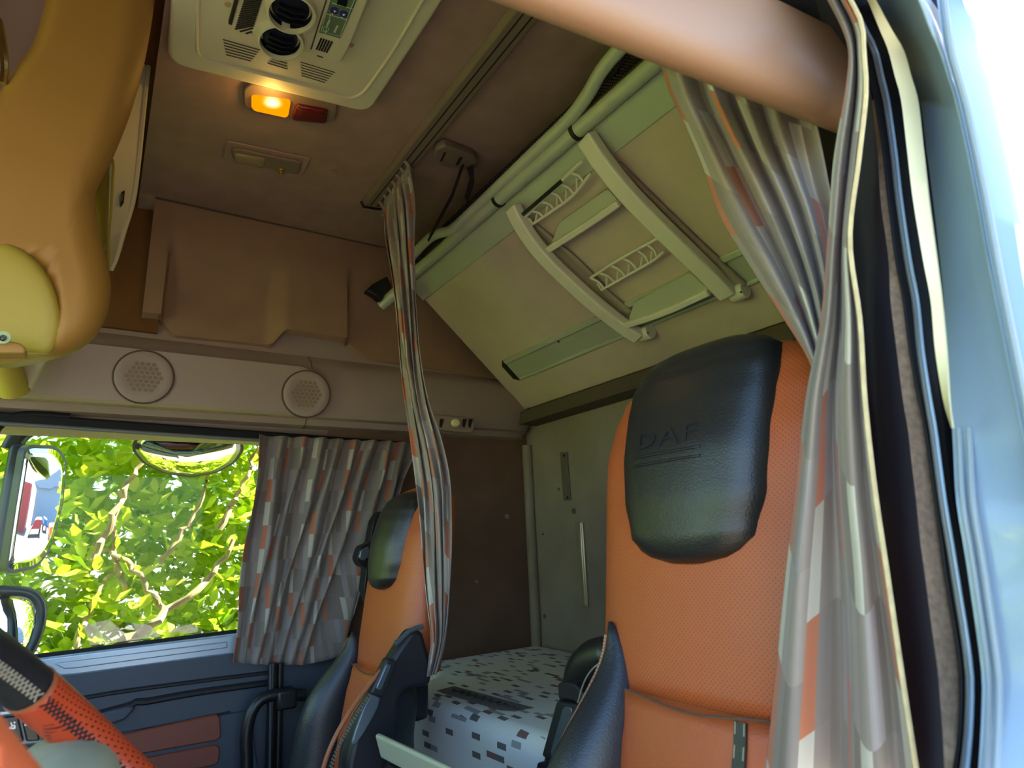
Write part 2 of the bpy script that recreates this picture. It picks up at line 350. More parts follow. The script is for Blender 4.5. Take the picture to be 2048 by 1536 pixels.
# near side wall behind the door opening, and front wall below / above the windscreen
mb = MB(); mb.box((.74, .2, -1.15), (1.66, .27, 1.35)); mb.box((-1.1, .2, .66), (.74, .27, 1.5)); mb.box((-1.1, .27, .60), (.72, .335, .67)); struct(mb, 'wall_left', 'navy', smooth=False)
mb = MB(); mb.box((-1.15, .2, .72), (-1.05, 2.4, 1.5)); mb.box((-1.15, .2, -1.2), (-1.05, 2.4, -.35)); struct(mb, 'wall_front', 'mauve', smooth=False)
# upper side wall: moulded fabric panel with two recessed pockets
def crease(x):
    return V((x, 2.089 + .178 * (x - .046), czz(x)))
def sst(a, b, x):
    t = max(0, min(1, (x - a) / (b - a))); return t * t * (3 - 2 * t)
YP = 2.185
P1a, P1b = H(326, 600, 'y', YP).x, H(572, 620, 'y', YP).x; P2a = H(697, 640, 'y', YP).x
xL = H(285, 620, 'y', YP).x
def panel_bottom(x):
    z = H(270, 640, 'y', YP).z
    zz = .735 + .012 * math.sin(x * 3)
    pocket = sst(P1a - .004, P1a + .05, x) * (1 - sst(P1b - .04, P1b + .01, x)) + sst(P2a - .004, P2a + .12, x)
    return zz - .052 * pocket, pocket
NX, NZ = 150, 40; pts = []
for i in range(NX + 1):
    x = xL + (1.62 - xL) * i / NX; row = []
    zb, pk = panel_bottom(x); top = crease(x)
    deep = sst(P1a - .003, P1a + .012, x) * (1 - sst(P1b - .06, P1b + .006, x)) + sst(P2a - .003, P2a + .016, x)
    for j in range(NZ + 1):
        t = j / NZ; p = V((x, YP, zb)).lerp(top, t)
        fade = 1 - sst(.30, .78, t); p.y += .055 * deep * fade
        if j == 0: p.y += .03
        row.append(p)
    pts.append(row)
mb = MB(); mb.grid(pts); struct(mb, 'wall_right_upper', 'side', angle=.9)
mb = MB(); mb.tube([crease(xL + i * .1) + V((0, -.004, -.002)) for i in range(14)], .004, 6); struct(mb, 'trim_1', 'wood')
mb = MB(); mb.hexa([(-1.05, 2.20, .70), (xL + .05, 2.24, .70), (xL + .05, 2.17, 1.2), (-1.05, 2.17, 1.2), (-1.05, 2.4, .70), (xL + .05, 2.4, .70), (xL + .05, 2.4, 1.2), (-1.05, 2.4, 1.2)])
struct(mb, 'wall_right_front', 'warm_shade', smooth=False)

# ------------------------------------------------------------------ side console over the passenger window
sc_ = thing('side_console', 'long beige plastic header panel with two round speakers above the passenger window', 'panel', (.6, 2.3, .4))
def prof_at(x):
    rows = [(857, 2.315), (846, 2.30), (838, 2.262), (824, 2.248), (818, 2.222), (790, 2.196), (760, 2.186), (728, 2.19), (709, 2.2), (699, 2.213), (688, 2.25), (652, 2.262), (600, 2.29)]
    return [V((x, y, H(400, r, 'y', y).z)) for r, y in rows] + [V((x, 2.39, .88)), V((x, 2.39, .37))]
xs = [-1.0, -.6, -.3, 0, .3, .6, .9, 1.2, 1.45, 1.54, 1.57, 1.582]; rr = []
for i, x in enumerate(xs):
    pr_ = prof_at(x); k = max(0, x - 1.5)
    shrink = (k / .082) ** 2 * .05
    rr.append([V((p.x, min(2.39, p.y + shrink), p.z)) for p in pr_])
mb = MB(); mb.rings(rr); mb.build('panel', 'beige', sc_, angle=.5)
sx_ = H(604, 860, 'y', 2.3).x
mb = MB(); mb.tube([V((sx_, p.y - .001, p.z)) for p in prof_at(sx_)[1:11]], .0016, 6); mb.build('panel_seam', 'wood', sc_)
def pad_pt(px, py, y): return H(px, py, 'y', y)
# raised speaker field: rounded at its rear end
rowt, rowb = 722, 812
zt, zb_ = H(400, 712, 'y', 2.19).z, H(400, 822, 'y', 2.22).z; zc = (zt + zb_) / 2; rad = (zt - zb_) / 2
xe = H(598, 790, 'y', 2.18).x
fp = [V((-.9, 0, zb_)), V((xe, 0, zb_))] + [V((xe + rad * math.sin(a), 0, zc - rad * math.cos(a))) for a in (math.pi * i / 14 for i in range(1, 14))] + [V((xe, 0, zt)), V((-.9, 0, zt))]
mb = MB()
def shift(ps, y0, sh): 
    out = []
    c = V((-.1, 0, zc))
    for p in ps: out.append(V((p.x - (.012 * sh if p.x > xe else 0), y0 + .15 * (zc - p.z) * 1.2, zc + (p.z - zc) * (1 - .10 * sh))))
    return out
mb.rings([shift(fp, 2.215, 0), shift(fp, 2.182, 0), shift(fp, 2.172, 1)]); mb.build('speaker_field', 'beige', sc_, angle=.5)
for (px, py, wpx) in ((288, 754, 104), (613, 788, 92)):
    c = H(px, py, 'y', 2.172); r = wpx / 2 * c.dot(FWD) / F; ax = V((0, -1, -.18)).normalized()
    c = c + ax * .002
    mb = MB(); mb.lathe(c, ax, [(r * 1.05, -.02), (r * 1.05, .001), (r * 1.0, .0015), (r * .985, -.002)], 40); g = mb.build('speaker_grille', 'wood', sc_)
    mb = MB(); mb.lathe(c, ax, [(r * .985, -.01), (r * .985, .002), (r * .93, .004), (r * .70, .0035), (r * .68, .003), (0, .003)], 40); mb.build('grille_disc', 'speaker', g)
    a = ax.cross(V((1, 0, 0))).normalized(); b = V((1, 0, 0)); mb = MB()
    for i in range(-5, 6):
        for j in range(-5, 6):
            u, w = (i + .5 * (j % 2)) * r * .19, j * r * .165
            if (u * u + w * w) ** .5 < r * .62: mb.lathe(c + b * u + a * w, ax, [(r * .085, .0032), (r * .085, .0042), (0, .0042)], 6)
    mb.build('hole_pattern', 'speaker_dark', g)
# switch strip with white knob by the rear bunk
def strip_pt(px, py, off=0): return H(px, py, 'y', 2.19 - off)
mb = MB(); pl = [strip_pt(*p) for p in ((846, 826), (940, 836), (951, 850), (944, 866), (846, 856))]
mb.prism(roundpoly(pl, .02), (0, .03, 0)); mb.build('switch_plate', 'speaker', sc_, bevel=.003)
for px in (884, 930, 942):
    mb = MB(); mb.prism([strip_pt(px - 4, 838, .002), strip_pt(px + 4, 838, .002), strip_pt(px - 1, 856, .002), strip_pt(px - 5, 852, .002)], (0, .01, 0)); mb.build('switch_slot', 'slot', sc_)
mb = MB(); c = strip_pt(909, 846, 0); mb.lathe(c, (0, -1, -.1), [(.016, 0), (.017, .012), (.013, .02), (0, .022)], 24); k_ = mb.build('knob', 'offwhite', sc_)
k_['label'] = 'white rocker knob'

# ------------------------------------------------------------------ passenger window, door and what hangs there
wx0, wx1 = -.34, .92
mb = MB()
def wz(x): return .372 - .018 * (x)            # header line over the glass
for (x0, x1) in ((-1.0, 1.0),):
    mb.hexa([(x0, 2.27, wz(x0) + .045), (x1, 2.27, wz(x1) + .035), (x1, 2.27, wz(x1) + .005), (x0, 2.27, wz(x0) + .012), (x0, 2.33, wz(x0) + .045), (x1, 2.33, wz(x1) + .035), (x1, 2.33, wz(x1) + .005), (x0, 2.33, wz(x0) + .012)])
w1 = struct(mb, 'window_1', 'rubber', bevel=.006)
mb = MB(); mb.tube([(-1, 2.272, wz(-1) + .010), (1, 2.272, wz(1) + .002)], .007, 10); mb.build('seal_bead', 'sealgrey', w1)
mb = MB(); cpts = [H(-60, 1000, 'y', 2.28), H(-22, 900, 'y', 2.28), H(-10, 862, 'y', 2.28), H(20, 836, 'y', 2.28), H(70, 829, 'y', 2.28), H(140, 834, 'y', 2.28)]
mb.tube(catmull(cpts, 16), .012, 10); mb.build('window_frame', 'rubber', w1)
mb = MB(); mb.box((-1.0, 2.305, -.32), (.95, 2.311, .40)); mb.build('pane', 'glass', w1, smooth=False)
mb = MB()
for poly in ([(165, 1250), (215, 1240), (300, 1250), (330, 1282), (240, 1300), (185, 1298)], [(330, 1262), (380, 1248), (420, 1262), (470, 1232), (505, 1200), (505, 1222), (470, 1258), (400, 1270)], [(455, 1240), (520, 1180), (520, 1262), (455, 1258)]):
    mb.prism([H(*p, 'y', 2.303) for p in poly], (0, -.0008, 0))
mb.build('glass_patches', 'patch_film', w1)  # translucent grey patches low on the pane

d1 = struct(MB().hexa([(-1.05, 2.26, -1.15), (.80, 2.26, -1.15), (.80, 2.26, -.30), (-1.05, 2.26, -.30), (-1.05, 2.34, -1.15), (.80, 2.34, -1.15), (.80, 2.34, -.30), (-1.05, 2.34, -.30)]), 'door_1', 'doorpanel', bevel=.01)
YD = 2.255
def D(px, py, off=0): return H(px, py, 'y', YD - off)
mb = MB(); mb.prism([D(40, 1322), D(467, 1268), D(670, 1242), D(670, 1284), D(467, 1308), D(150, 1351), D(120, 1353), D(98, 1343)], (0, .06, 0)); s_ = mb.build('sill_trim', 'sill', d1, bevel=.006, seg=3)
mb = MB(); mb.prism([D(105, 1327, .004), D(455, 1283, .004), D(455, 1296, .004), D(150, 1337, .004), D(128, 1338, .004)], (0, .01, 0)); mb.build('sill_ridge', 'sill', s_, bevel=.003)
mb = MB(); mb.strip([H(40, 1320, 'y', 2.28), H(467, 1266, 'y', 2.28), H(700, 1236, 'y', 2.28)], .014, .02, (0, 0, 1)); mb.build('glass_seal', 'rubber', d1)
for pl, r in (([(130, 1402), (250, 1382), (400, 1362), (560, 1342)], .006), ([(190, 1430), (232, 1418), (262, 1410), (272, 1402), (285, 1404), (400, 1384), (560, 1362)], .010), ([(230, 1470), (350, 1446), (460, 1424)], .003)):
    mb = MB(); mb.tube(catmull([D(*p, -.002) for p in pl], 24), r, 8); mb.build('panel_groove', 'doorline', d1)
mb = MB(); mb.prism([D(*p, .012) for p in ((205, 1425), (255, 1412), (272, 1415), (250, 1440), (215, 1452), (180, 1452))], (0, .02, 0)); mb.build('pull_cup', 'doorpanel', d1, bevel=.006, seg=3)
mb = MB(); mb.prism([D(*p, .006) for p in ((40, 1440), (60, 1560), (520, 1560), (500, 1420), (455, 1428), (300, 1458), (200, 1470))], (0, .01, 0)); mb.build('lower_panel', 'doorpanel', d1, bevel=.004)
mb = MB(); mb.prism(roundpoly([D(*p, .014) for p in ((205, 1478), (440, 1427), (443, 1480), (285, 1508), (230, 1520))], .02), (0, .02, 0)); mb.build('leather_insert', 'doorleather', d1, bevel=.004)
mb = MB(); mb.prism(roundpoly([D(*p, .014) for p in ((285, 1517), (441, 1488), (438, 1530), (300, 1556))], .02), (0, .02, 0)); mb.build('leather_insert', 'doorleather', d1, bevel=.004)

# window curtain
ribs = []; n = 19
for i in range(n):
    t = i / (n - 1); tt = t ** .85
    top = H(517 + (838 - 517) * tt, 870 + 16 * tt, 'y', 2.2); bot = H(465 + (672 - 465) * t, 1325 + 5 * math.sin(3 * t), 'y', 2.2)
    if t > .75: bot = H(672 + (t - .75) * 260, 1330 - (t - .75) * 760, 'y', 2.2)
    amp = (.020 if i % 2 else -.020)
    r = []
    for j in range(7):
        q = j / 6; p = top.lerp(bot, q)
        p.x += .010 * math.sin(i * 1.9 + j * 1.3) * (1 - q) * q * 4
        w = amp * (.85 if j == 0 else 1.15 - .75 * q) * (1 + .4 * math.sin(i * 2.3 + j))
        p.y += w; r.append(p)
    ribs.append(r)
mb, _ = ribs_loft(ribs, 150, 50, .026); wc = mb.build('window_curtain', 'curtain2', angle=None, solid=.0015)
tag(wc, 'patterned grey brown curtain gathered over the rear half of the passenger window', 'curtain')

# ------------------------------------------------------------------ far partition curtain, hung from the ceiling rail
leftp = [(768, 402), (764, 440), (776, 520), (790, 620), (802, 740), (820, 860), (833, 960), (841, 1050), (846, 1150), (856, 1250), (863, 1315), (850, 1354)]
rightp = [(818, 326), (828, 380), (829, 460), (832, 560), (840, 680), (852, 780), (876, 860), (896, 950), (901, 1050), (901, 1150), (894, 1250), (887, 1305), (874, 1348)]
Lp = catmull([V((*p, 0)) for p in leftp], 14); Rp = catmull([V((*p, 0)) for p in rightp], 14); ribs = []; n = 11
for i in range(n):
    t = i / (n - 1); r = []
    for j in range(14):
        q = Lp[j].lerp(Rp[j], t); a = 1 if i % 2 else -1
        xx = .705 + a * (.009 if j else .005) * (1 + .5 * math.sin(j * .8 + i)) - .012 * math.cos(math.pi * (t - .5))
        p = H(q.x + 3 * math.sin(i * 2.1 + j * .7), q.y, 'x', xx)
        if j == 0: p = CE(q.x, q.y, .02)
        r.append(p)
    ribs.append(r)
pc = thing('partition_curtain', 'narrow bunched patterned curtain hanging from the ceiling rail beside the passenger seat', 'curtain', (.70, 1.5, -.35), 'curtains on the bunk rail')
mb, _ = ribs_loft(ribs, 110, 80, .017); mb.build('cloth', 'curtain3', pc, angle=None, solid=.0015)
for i in range(7):
    t = i / 6; p = CE(765 + 52 * t, 404 - 80 * t, .018)
    mb = MB(); mb.tube([p + V((-.012, 0, 0)), p + V((0, 0, -.012)), p + V((.010, 0, -.03)), p + V((.0, 0, -.05))], .006, 8); mb.build('gather', 'curtain3', pc)

# ------------------------------------------------------------------ near partition curtain, drawn back to the door pillar
def XP(l, x): return [H(p[0], p[1], 'x', x if not isinstance(x, list) else x[i]) for i, p in enumerate(l)]
nc = thing('partition_curtain', 'large patterned curtain swept back beside the driver seat with orange and cream dashes', 'curtain', (.62, .36, -.4), 'curtains on the bunk rail')
ribs = [
    XP([(1312, 90), (1338, 180), (1365, 235), (1405, 330), (1440, 430), (1500, 530), (1560, 625), (1618, 720), (1640, 800), (1650, 1000)], .69),
    XP([(1345, 105), (1372, 190), (1400, 250), (1445, 350), (1490, 440), (1545, 540), (1600, 650), (1632, 735), (1648, 810), (1655, 1000)], .655),
    XP([(1385, 118), (1412, 205), (1448, 280), (1490, 370), (1535, 460), (1580, 560), (1618, 660), (1642, 745), (1652, 815), (1658, 1000)], .70),
    XP([(1405, 125), (1440, 215), (1478, 295), (1522, 385), (1562, 475), (1600, 570), (1630, 665), (1648, 745), (1656, 815), (1660, 1000)], .65),
    XP([(1440, 135), (1478, 230), (1515, 315), (1555, 400), (1592, 490), (1620, 580), (1640, 670), (1654, 750), (1660, 820), (1664, 1000)], .695),
    XP([(1470, 145), (1502, 235), (1535, 320), (1572, 405), (1605, 495), (1632, 585), (1648, 675), (1658, 755), (1664, 820), (1666, 1000)], .645),
    XP([(1510, 155), (1535, 245), (1565, 330), (1598, 410), (1625, 500), (1645, 590), (1656, 680), (1664, 760), (1668, 820), (1669, 1000)], .69),
    XP([(1535, 160), (1555, 250), (1585, 335), (1615, 415), (1638, 500), (1655, 590), (1664, 680), (1670, 760), (1672, 825), (1672, 1000)], .64),
    XP([(1585, 175), (1600, 260), (1620, 345), (1642, 425), (1658, 510), (1668, 600), (1674, 690), (1676, 765), (1677, 830), (1675, 1000)], .685),
    XP([(1620, 185), (1638, 270), (1654, 350), (1668, 430), (1676, 520), (1682, 610), (1684, 700), (1682, 770), (1682, 830), (1680, 1000)], .67)]
mb, _ = ribs_loft(ribs, 120, 70, .030); mb.build('back_folds', 'curtain', nc, angle=None, solid=.0015)
fl = [
    ([(1640, -30), (1684, 55), (1698, 110), (1690, 190), (1668, 320), (1656, 480), (1642, 640), (1612, 800), (1592, 980), (1572, 1150), (1552, 1350), (1530, 1560)], .60),
    ([(1650, -30), (1692, 55), (1704, 110), (1699, 190), (1680, 320), (1667, 480), (1655, 640), (1630, 800), (1615, 980), (1600, 1150), (1588, 1350), (1575, 1560)], .578),
    ([(1658, -30), (1699, 52), (1709, 110), (1706, 190), (1690, 320), (1676, 480), (1668, 640), (1650, 800), (1645, 980), (1640, 1150), (1635, 1350), (1632, 1560)], .60),
    ([(1664, -30), (1705, 50), (1714, 110), (1713, 190), (1698, 320), (1683, 480), (1680, 640), (1668, 800), (1672, 980), (1682, 1150), (1690, 1350), (1692, 1560)], .622),
    ([(1668, -30), (1710, 50), (1718, 110), (1718, 190), (1704, 320), (1688, 480), (1690, 640), (1685, 800), (1690, 980), (1705, 1150), (1712, 1350), (1715, 1560)], .575),
    ([(1674, -30), (1715, 48), (1722, 110), (1724, 190), (1710, 320), (1693, 480), (1700, 640), (1702, 800), (1712, 980), (1730, 1150), (1745, 1350), (1758, 1560)], .565),
    ([(1680, -30), (1720, 46), (1727, 110), (1729, 190), (1715, 320), (1697, 480), (1711, 640), (1718, 800), (1733, 980), (1755, 1150), (1782, 1350), (1800, 1560)], .585),
    ([(1686, -30), (1724, 45), (1730, 110), (1734, 190), (1720, 320), (1702, 480), (1722, 640), (1732, 800), (1752, 980), (1777, 1150), (1806, 1350), (1838, 1560)], .56)]
ribs = [XP(l, x) for l, x in fl]
mb, pts = ribs_loft(ribs, 90, 90, .030); mb.build('front_fold', 'curtain', nc, angle=None, solid=.0015)
mb = MB(); mb.tube([p + V((-.002, 0, 0)) for p in pts[-1][::2]], .0022, 6); mb.build('hem', 'hem', nc)

# ------------------------------------------------------------------ ceiling rail
cr_ = thing('curtain_rail', 'brown double-groove curtain track running across the headlining', 'rail', CUV(.7, 1.0))
mb = MB(); mb.hexa([CUV(.675, .3), CUV(.675, 1.90), CUV(.75, 1.90), CUV(.75, .3), CUV(.685, .3, .018), CUV(.685, 1.90, .018), CUV(.745, 1.90, .018), CUV(.745, .3, .018)]); mb.build('track', 'rail', cr_, bevel=.003)
for u in (.703, .727):
    mb = MB(); mb.hexa([CUV(u - .002, .3, .017), CUV(u - .002, 1.89, .017), CUV(u + .002, 1.89, .017), CUV(u + .002, .3, .017), CUV(u - .002, .3, .0187), CUV(u - .002, 1.89, .0187), CUV(u + .002, 1.89, .0187), CUV(u + .002, .3, .0187)]); mb.build('groove', 'slot', cr_, smooth=False)
mb = MB(); mb.prism([CUV(.674, 1.90), CUV(.752, 1.90), CUV(.747, 1.90, .020), CUV(.683, 1.90, .020)], (0, .010, 0)); mb.build('end_cap', 'black', cr_)

# ------------------------------------------------------------------ roof unit (cab cooler)
ac = thing('air_conditioner', 'cream ceiling air conditioner panel with two round blue-black vents and a green control strip', 'air conditioner', CUV(.3, 1.2))
def A(px, py, off=.03): return CE(px, py, off)
def flip(poly, off, ext): return [A(p[0], p[1], off) for p in poly], CN * ext
pl = [(334, 128), (738, 228), (930, -62), (356, -190)]
mb = MB(); P_ = roundpoly([A(*p) for p in pl], .045, 8); mb.prism(P_, CN * -.028); mb.build('cover_plate', 'light_grey', ac, bevel=.008, seg=3)
gl = catmull([A(*p, .031) for p in [(398, -60), (394, 60), (396, 105), (415, 122), (470, 135), (600, 168), (690, 194), (712, 192), (732, 178), (790, 95), (880, -60)]], 60)
mb = MB(); mb.tube(gl, .0035, 6); mb.build('panel_bead', 'light_grey', ac)
box = [(490, -70), (459, 46), (464, 58), (478, 66), (530, 80), (640, 116), (672, 127), (684, 122), (700, 92), (765, -70)]
mb = MB(); mb.prism(roundpoly([A(*p, .052) for p in box], .008), CN * -.03); u_ = mb.build('vent_housing', 'light_grey', ac, bevel=.008, seg=3)
mb = MB(); mb.tube([A(622, 98, .0525), A(659, -20, .0525)], .0015, 6); mb.build('seam', 'slit', u_)
mb = MB(); mb.strip([A(460, 46, .05), A(476, -12, .05)], .006, .008, CN); mb.build('side_gap', 'slot', u_)
def bars(name, par, lines, w, off, mat):
    mb = MB()
    for a, b in lines: mb.strip([A(*a, off), A(*b, off)], w, .002, CN)
    return mb.build(name, mat, par, smooth=False)
def lerpl(l0, l1, n): return [tuple(tuple(l0[k][i] + (l1[k][i] - l0[k][i]) * j / (n - 1) for i in (0, 1)) for k in (0, 1)) for j in range(n)]
def A2(l): return l
bars('intake_grille', u_, lerpl([(489, -4), (527, -8)], [(470, 58), (508, 51)], 15) + [((480, 63), (506, 56)), ((492, 67), (504, 63))], .0032, .0525, 'slot')
bars('slit_group', ac, lerpl([(446, 79), (520, 100)], [(452, 109), (502, 122)], 6), .0022, .0305, 'slit')
bars('slit_group', ac, lerpl([(548, 113), (573, 121)], [(535, 126), (575, 138)], 4), .0022, .0305, 'slit')
bars('slit_group', ac, lerpl([(601, 124), (670, 145)], [(603, 151), (650, 165)], 6), .0016, .0305, 'slit')
bars('sensor_slots', u_, lerpl([(643, 76), (633, 99)], [(664, 83), (653, 105)], 5), .0036, .0525, 'slot')
bars('latch_mark', u_, [((634, 111), (646, 115))], .002, .0525, 'slot')
for (px, py, r) in ((582, 22, .045), (561, 80, .044)):
    c = A(px, py, .06); ax = (CN * 1.0 + V((0, -.10, 0))).normalized(); c = c + ax * .008
    mb = MB(); mb.lathe(c, ax, [(r * 1.12, -.05), (r * 1.12, -.01), (r * 1.06, .003), (r * .97, .004), (r * .92, -.006)], 36); nz_ = mb.build('vent_ring', 'light_grey', ac)
    mb = MB(); mb.lathe(c, ax, [(r * .95, -.006), (r * .84, -.03), (r * .80, -.012), (r * .45, -.004), (0, -.002)], 36)
    b = ax.cross(V((0, 1, .2))).normalized(); e = ax.cross(b)
    for k in (-1, 0, 1): mb.strip([c + e * r * .3 * k - b * r * .6 + ax * .0, c + e * r * .3 * k + ax * .006, c + e * r * .3 * k + b * r * .6 + ax * .0], .004, .01, ax)
    mb.build('vent_flap', 'nozzle', nz_)
mb = MB(); mb.prism([A(*p, .0535) for p in ((676, -40), (731, -40), (680, 77), (638, 65))], CN * -.002); cp = mb.build('control_strip', 'display', ac, smooth=False)
mb = MB()
for seg in ([(672, -40), (642, 62), (680, 73), (725, -40)], [(662, 27), (650, 68)], [(653, 28), (696, 40)], [(664, 6), (706, 18)]): mb.tube([A(*p, .054) for p in seg], .0009, 5)
for (px, py) in ((652, 58),): mb.tube([A(px + 6 * math.cos(q), py + 5 * math.sin(q), .054) for q in (k * .7 for k in range(10))], .0008, 5)
for (px, py, L) in ((657, 45, 10), (672, 58, 14)): mb.strip([A(px + L * .25, py - L / 2, .054), A(px - L * .25, py + L / 2, .054)], .004, .001, CN)
mb.build('printed_lines', 'display_line', cp)
mb = MB(); mb.prism([A(*p, .0545) for p in ((678, -8), (697, -4), (692, 16), (673, 10))], CN * -.001); mb.build('screen', 'screen', cp, smooth=False)
for (px, py) in ((669, 20), (687, 27)):
    mb = MB(); c = A(px, py, .0535); mb.lathe(c, CN, [(.0085, 0), (.0085, .0025), (0, .003)], 20); b_ = mb.build('button', 'blue_button', cp)
    mb = MB(); mb.prism([c + CN * .0032 + CU * x + V((0, y, 0)) for x, y in ((-.003, -.002), (.003, -.002), (0, .003))], CN * .0006); mb.build('arrow_mark', 'white', b_)
    mb = MB(); c = A(px - 4, py + 8, .054); mb.prism([c + CU * x + V((0, y, 0)) for x, y in ((-.002, -.0015), (.002, -.0015), (0, .0025))], CN * .0006); mb.build('arrow_mark', 'white', cp)
for (px, py) in ((456, 9), (702, 90)):
    mb = MB(); mb.lathe(A(px, py, .03), CN, [(.007, 0), (.0065, .0015), (0, .001)], 16); mb.build('screw_cap', 'dust', ac)

# ------------------------------------------------------------------ ceiling lamps
cl = thing('ceiling_lamp', 'twin ceiling lamp with a lit amber lens and a dark red lens', 'lamp', CE(580, 215))
mb = MB(); mb.prism(roundpoly([CE(*p, .012) for p in ((486, 180), (500, 168), (676, 206), (672, 240), (656, 248), (500, 222), (487, 212))], .012), CN * -.011); mb.build('housing', 'rail', cl, bevel=.004)
def lens(poly, name, mat, par, drop, bulge):
    c = sum((CE(*p, drop + bulge) for p in poly), V()) / len(poly); o1 = roundpoly([CE(*p, drop) for p in poly], .012, 5)
    def ins(k, h): return [c + (q - c) * k + CN * (h - bulge) + (CN * 0) for q in o1]
    b = [q - CN * .008 for q in o1]
    top = [[q + CN * 0 for q in b], o1] + [[(c - CN * bulge) + (q - (c - CN * bulge)) * k + CN * h for q in o1] for k, h in ((.94, bulge * .7), (.8, bulge), (.4, bulge * 1.1), (.05, bulge * 1.15))]
    mb = MB(); mb.rings(top); return mb.build(name, mat, par), c
amb_c = (CE(545, 207, .024)) - V(cl.location)
M['amber'] = emit_mat('amber_lens', '#ff7a00', .16, tuple(amb_c))
o_, c_ = lens([(503, 190), (582, 200), (576, 234), (503, 218)], 'lens', 'amber', cl, .014, .008); o_['label'] = 'lit amber lens'
o_, c_ = lens([(592, 207), (657, 219), (653, 245), (582, 238)], 'lens', 'red', cl, .014, .008); o_['label'] = 'unlit red lens'
rl = thing('reading_lamp', 'small recessed clear ceiling lamp with a brass push button', 'lamp', CE(535, 318))
mb = MB(); mb.prism(roundpoly([CE(*p, .006) for p in ((452, 282), (622, 318), (606, 352), (446, 318))], .010), CN * -.006); mb.build('surround', 'head', rl, bevel=.003)
mb = MB(); mb.prism(roundpoly([CE(*p, .014) for p in ((462, 300), (478, 300), (604, 326), (598, 350), (580, 348), (466, 322))], .014), CN * -.010); mb.build('housing', 'rail', rl, bevel=.004)
lens([(468, 306), (532, 317), (528, 336), (468, 323)], 'lens', 'clear', rl, .015, .005)
mb = MB(); mb.lathe(CE(562, 341, .014), CN, [(.012, 0), (.011, .005), (.006, .006), (.005, .012), (0, .013)], 20); mb.build('push_button', 'brass', rl)
mb = MB(); mb.lathe(CE(668, 339, 0), CN, [(.012, 0), (.011, .003), (0, .0035)], 20); tag(mb.build('ceiling_plug', 'side'), 'small round brown plug in the headlining near the clear lamp', 'plug')

# ------------------------------------------------------------------ upper bunk
B0 = V((1.033, 0, .988)); BD = V((.496, 0, -.446)).normalized(); BN = V((-.446, 0, -.496)).normalized()
def BP(px, py, off=0): return HP(px, py, B0 + BN * off, BN)
def BS(s, y, off=0): return B0 + BD * s + V((0, y, 0)) + BN * off
def bs(px, py): q = BP(px, py) - B0; return q.dot(BD)
ub = thing('upper_bunk', 'raised khaki upper bunk board with aluminium front tube tilted against the rear wall', 'bunk', BS(.66, 1.3))
def slab(s0, s1, y0, y1, o0, o1): return MB().hexa([BS(s0, y0, o0), BS(s1, y0, o0), BS(s1, y1, o0), BS(s0, y1, o0), BS(s0, y0, o1), BS(s1, y0, o1), BS(s1, y1, o1), BS(s0, y1, o1)])
slab(-.02, .667, .34, 2.2, -.05, 0).build('board', 'khaki', ub, bevel=.004)
slab(-.06, .028, .34, 2.21, -.045, .004).build('front_profile', 'alu', ub, bevel=.004)
t0, t1 = BP(764, 606, .018), BP(1241, 185, .018); dr = (t1 - t0).normalized(); st_ = (t0.dot(BD) - B0.dot(BD))
sT = bs(1050, 353)
mb = MB(); mb.tube([H(762, 612, 'y', 2.17), H(806, 572, 'y', 2.09)], .021, 16); mb.build('tube_end', 'alu', ub)
mb = MB(); mb.tube([BS(sT, 2.20, .016), BS(sT, .36, .016)], .021, 18); mb.build('front_tube', 'alu', ub)
gp = [BP(*p, .02) for p in ((812, 528), (845, 490), (866, 472), (884, 465), (905, 458), (960, 408), (1050, 322), (1120, 256), (1152, 222), (1180, 182), (1204, 140), (1248, 88), (1290, 38))]
mb = MB(); mb.tube(catmull(gp, 60), .0175, 14); g_ = mb.build('guard_tube', 'alu', ub)
for (a, b) in (((876, 500), (912, 470)), ((1212, 160), (1246, 110))):
    mb = MB(); mb.tube([BP(*a, .01), BP((a[0] + b[0]) / 2 + 4, (a[1] + b[1]) / 2 + 6, .02), BP(*b, .01)], .006, 8); mb.build('rubber_buffer', 'rubber', g_)
for px, py in ((1153, 262), (1001, 404)):
    c = BP(px, py, .016); c = BS(sT, c.y, .016)
    mb = MB(); mb.tube([c + V((0, -.006, 0)), c + V((0, .006, 0))], .0245, 18); mb.build('clamp_ring', 'black', ub)
s1, s2 = bs(968, 744), bs(998, 774)
slab(s1, s2, .40, 2.07, -.005, .003).build('channel', 'alu_dark', ub, bevel=.002)
slab(s1 - .012, s1 + .008, .40, 2.06, -.005, .012).build('channel_lip', 'alu', ub, bevel=.003)
slab(s2 - .006, s2 + .006, .40, 2.06, -.005, .010).build('channel_lip', 'alu', ub, bevel=.003)
mb = MB(); mb.prism([BS(s1 - .012, 2.07, .006), BS(s2 + .006, 2.07, .006), BS(s2 - .01, 2.10, .004), BS(s1 + .01, 2.10, .004)], BN * -.01); mb.build('channel_end', 'slot', ub)
mb = MB(); mb.lathe(BP(1117, 683, .003), BN, [(.005, 0), (.004, .002), (0, .001)], 12); mb.build('screw', 'slot', ub)
MB().box((1.50, .34, .478), (1.60, 2.22, .53)).build('hinge_rail', 'wood', ub, smooth=False)
mb = MB(); a, b = BP(1010, 380, .01), BP(1236, 90, .01); pts = []
yA, yB = 2.05, .45
pts = [[BS(-.105 - .035 * j / 5, yA + (yB - yA) * i / 40, .015 - .02 * j / 5 + .004 * math.sin(i * 1.7)) for j in range(6)] for i in range(41)]
mb.grid(pts, [[((yA - yB) * i / 40, .05 * j / 5) for j in range(6)] for i in range(41)]); mb.build('safety_net', 'net', ub, angle=None)
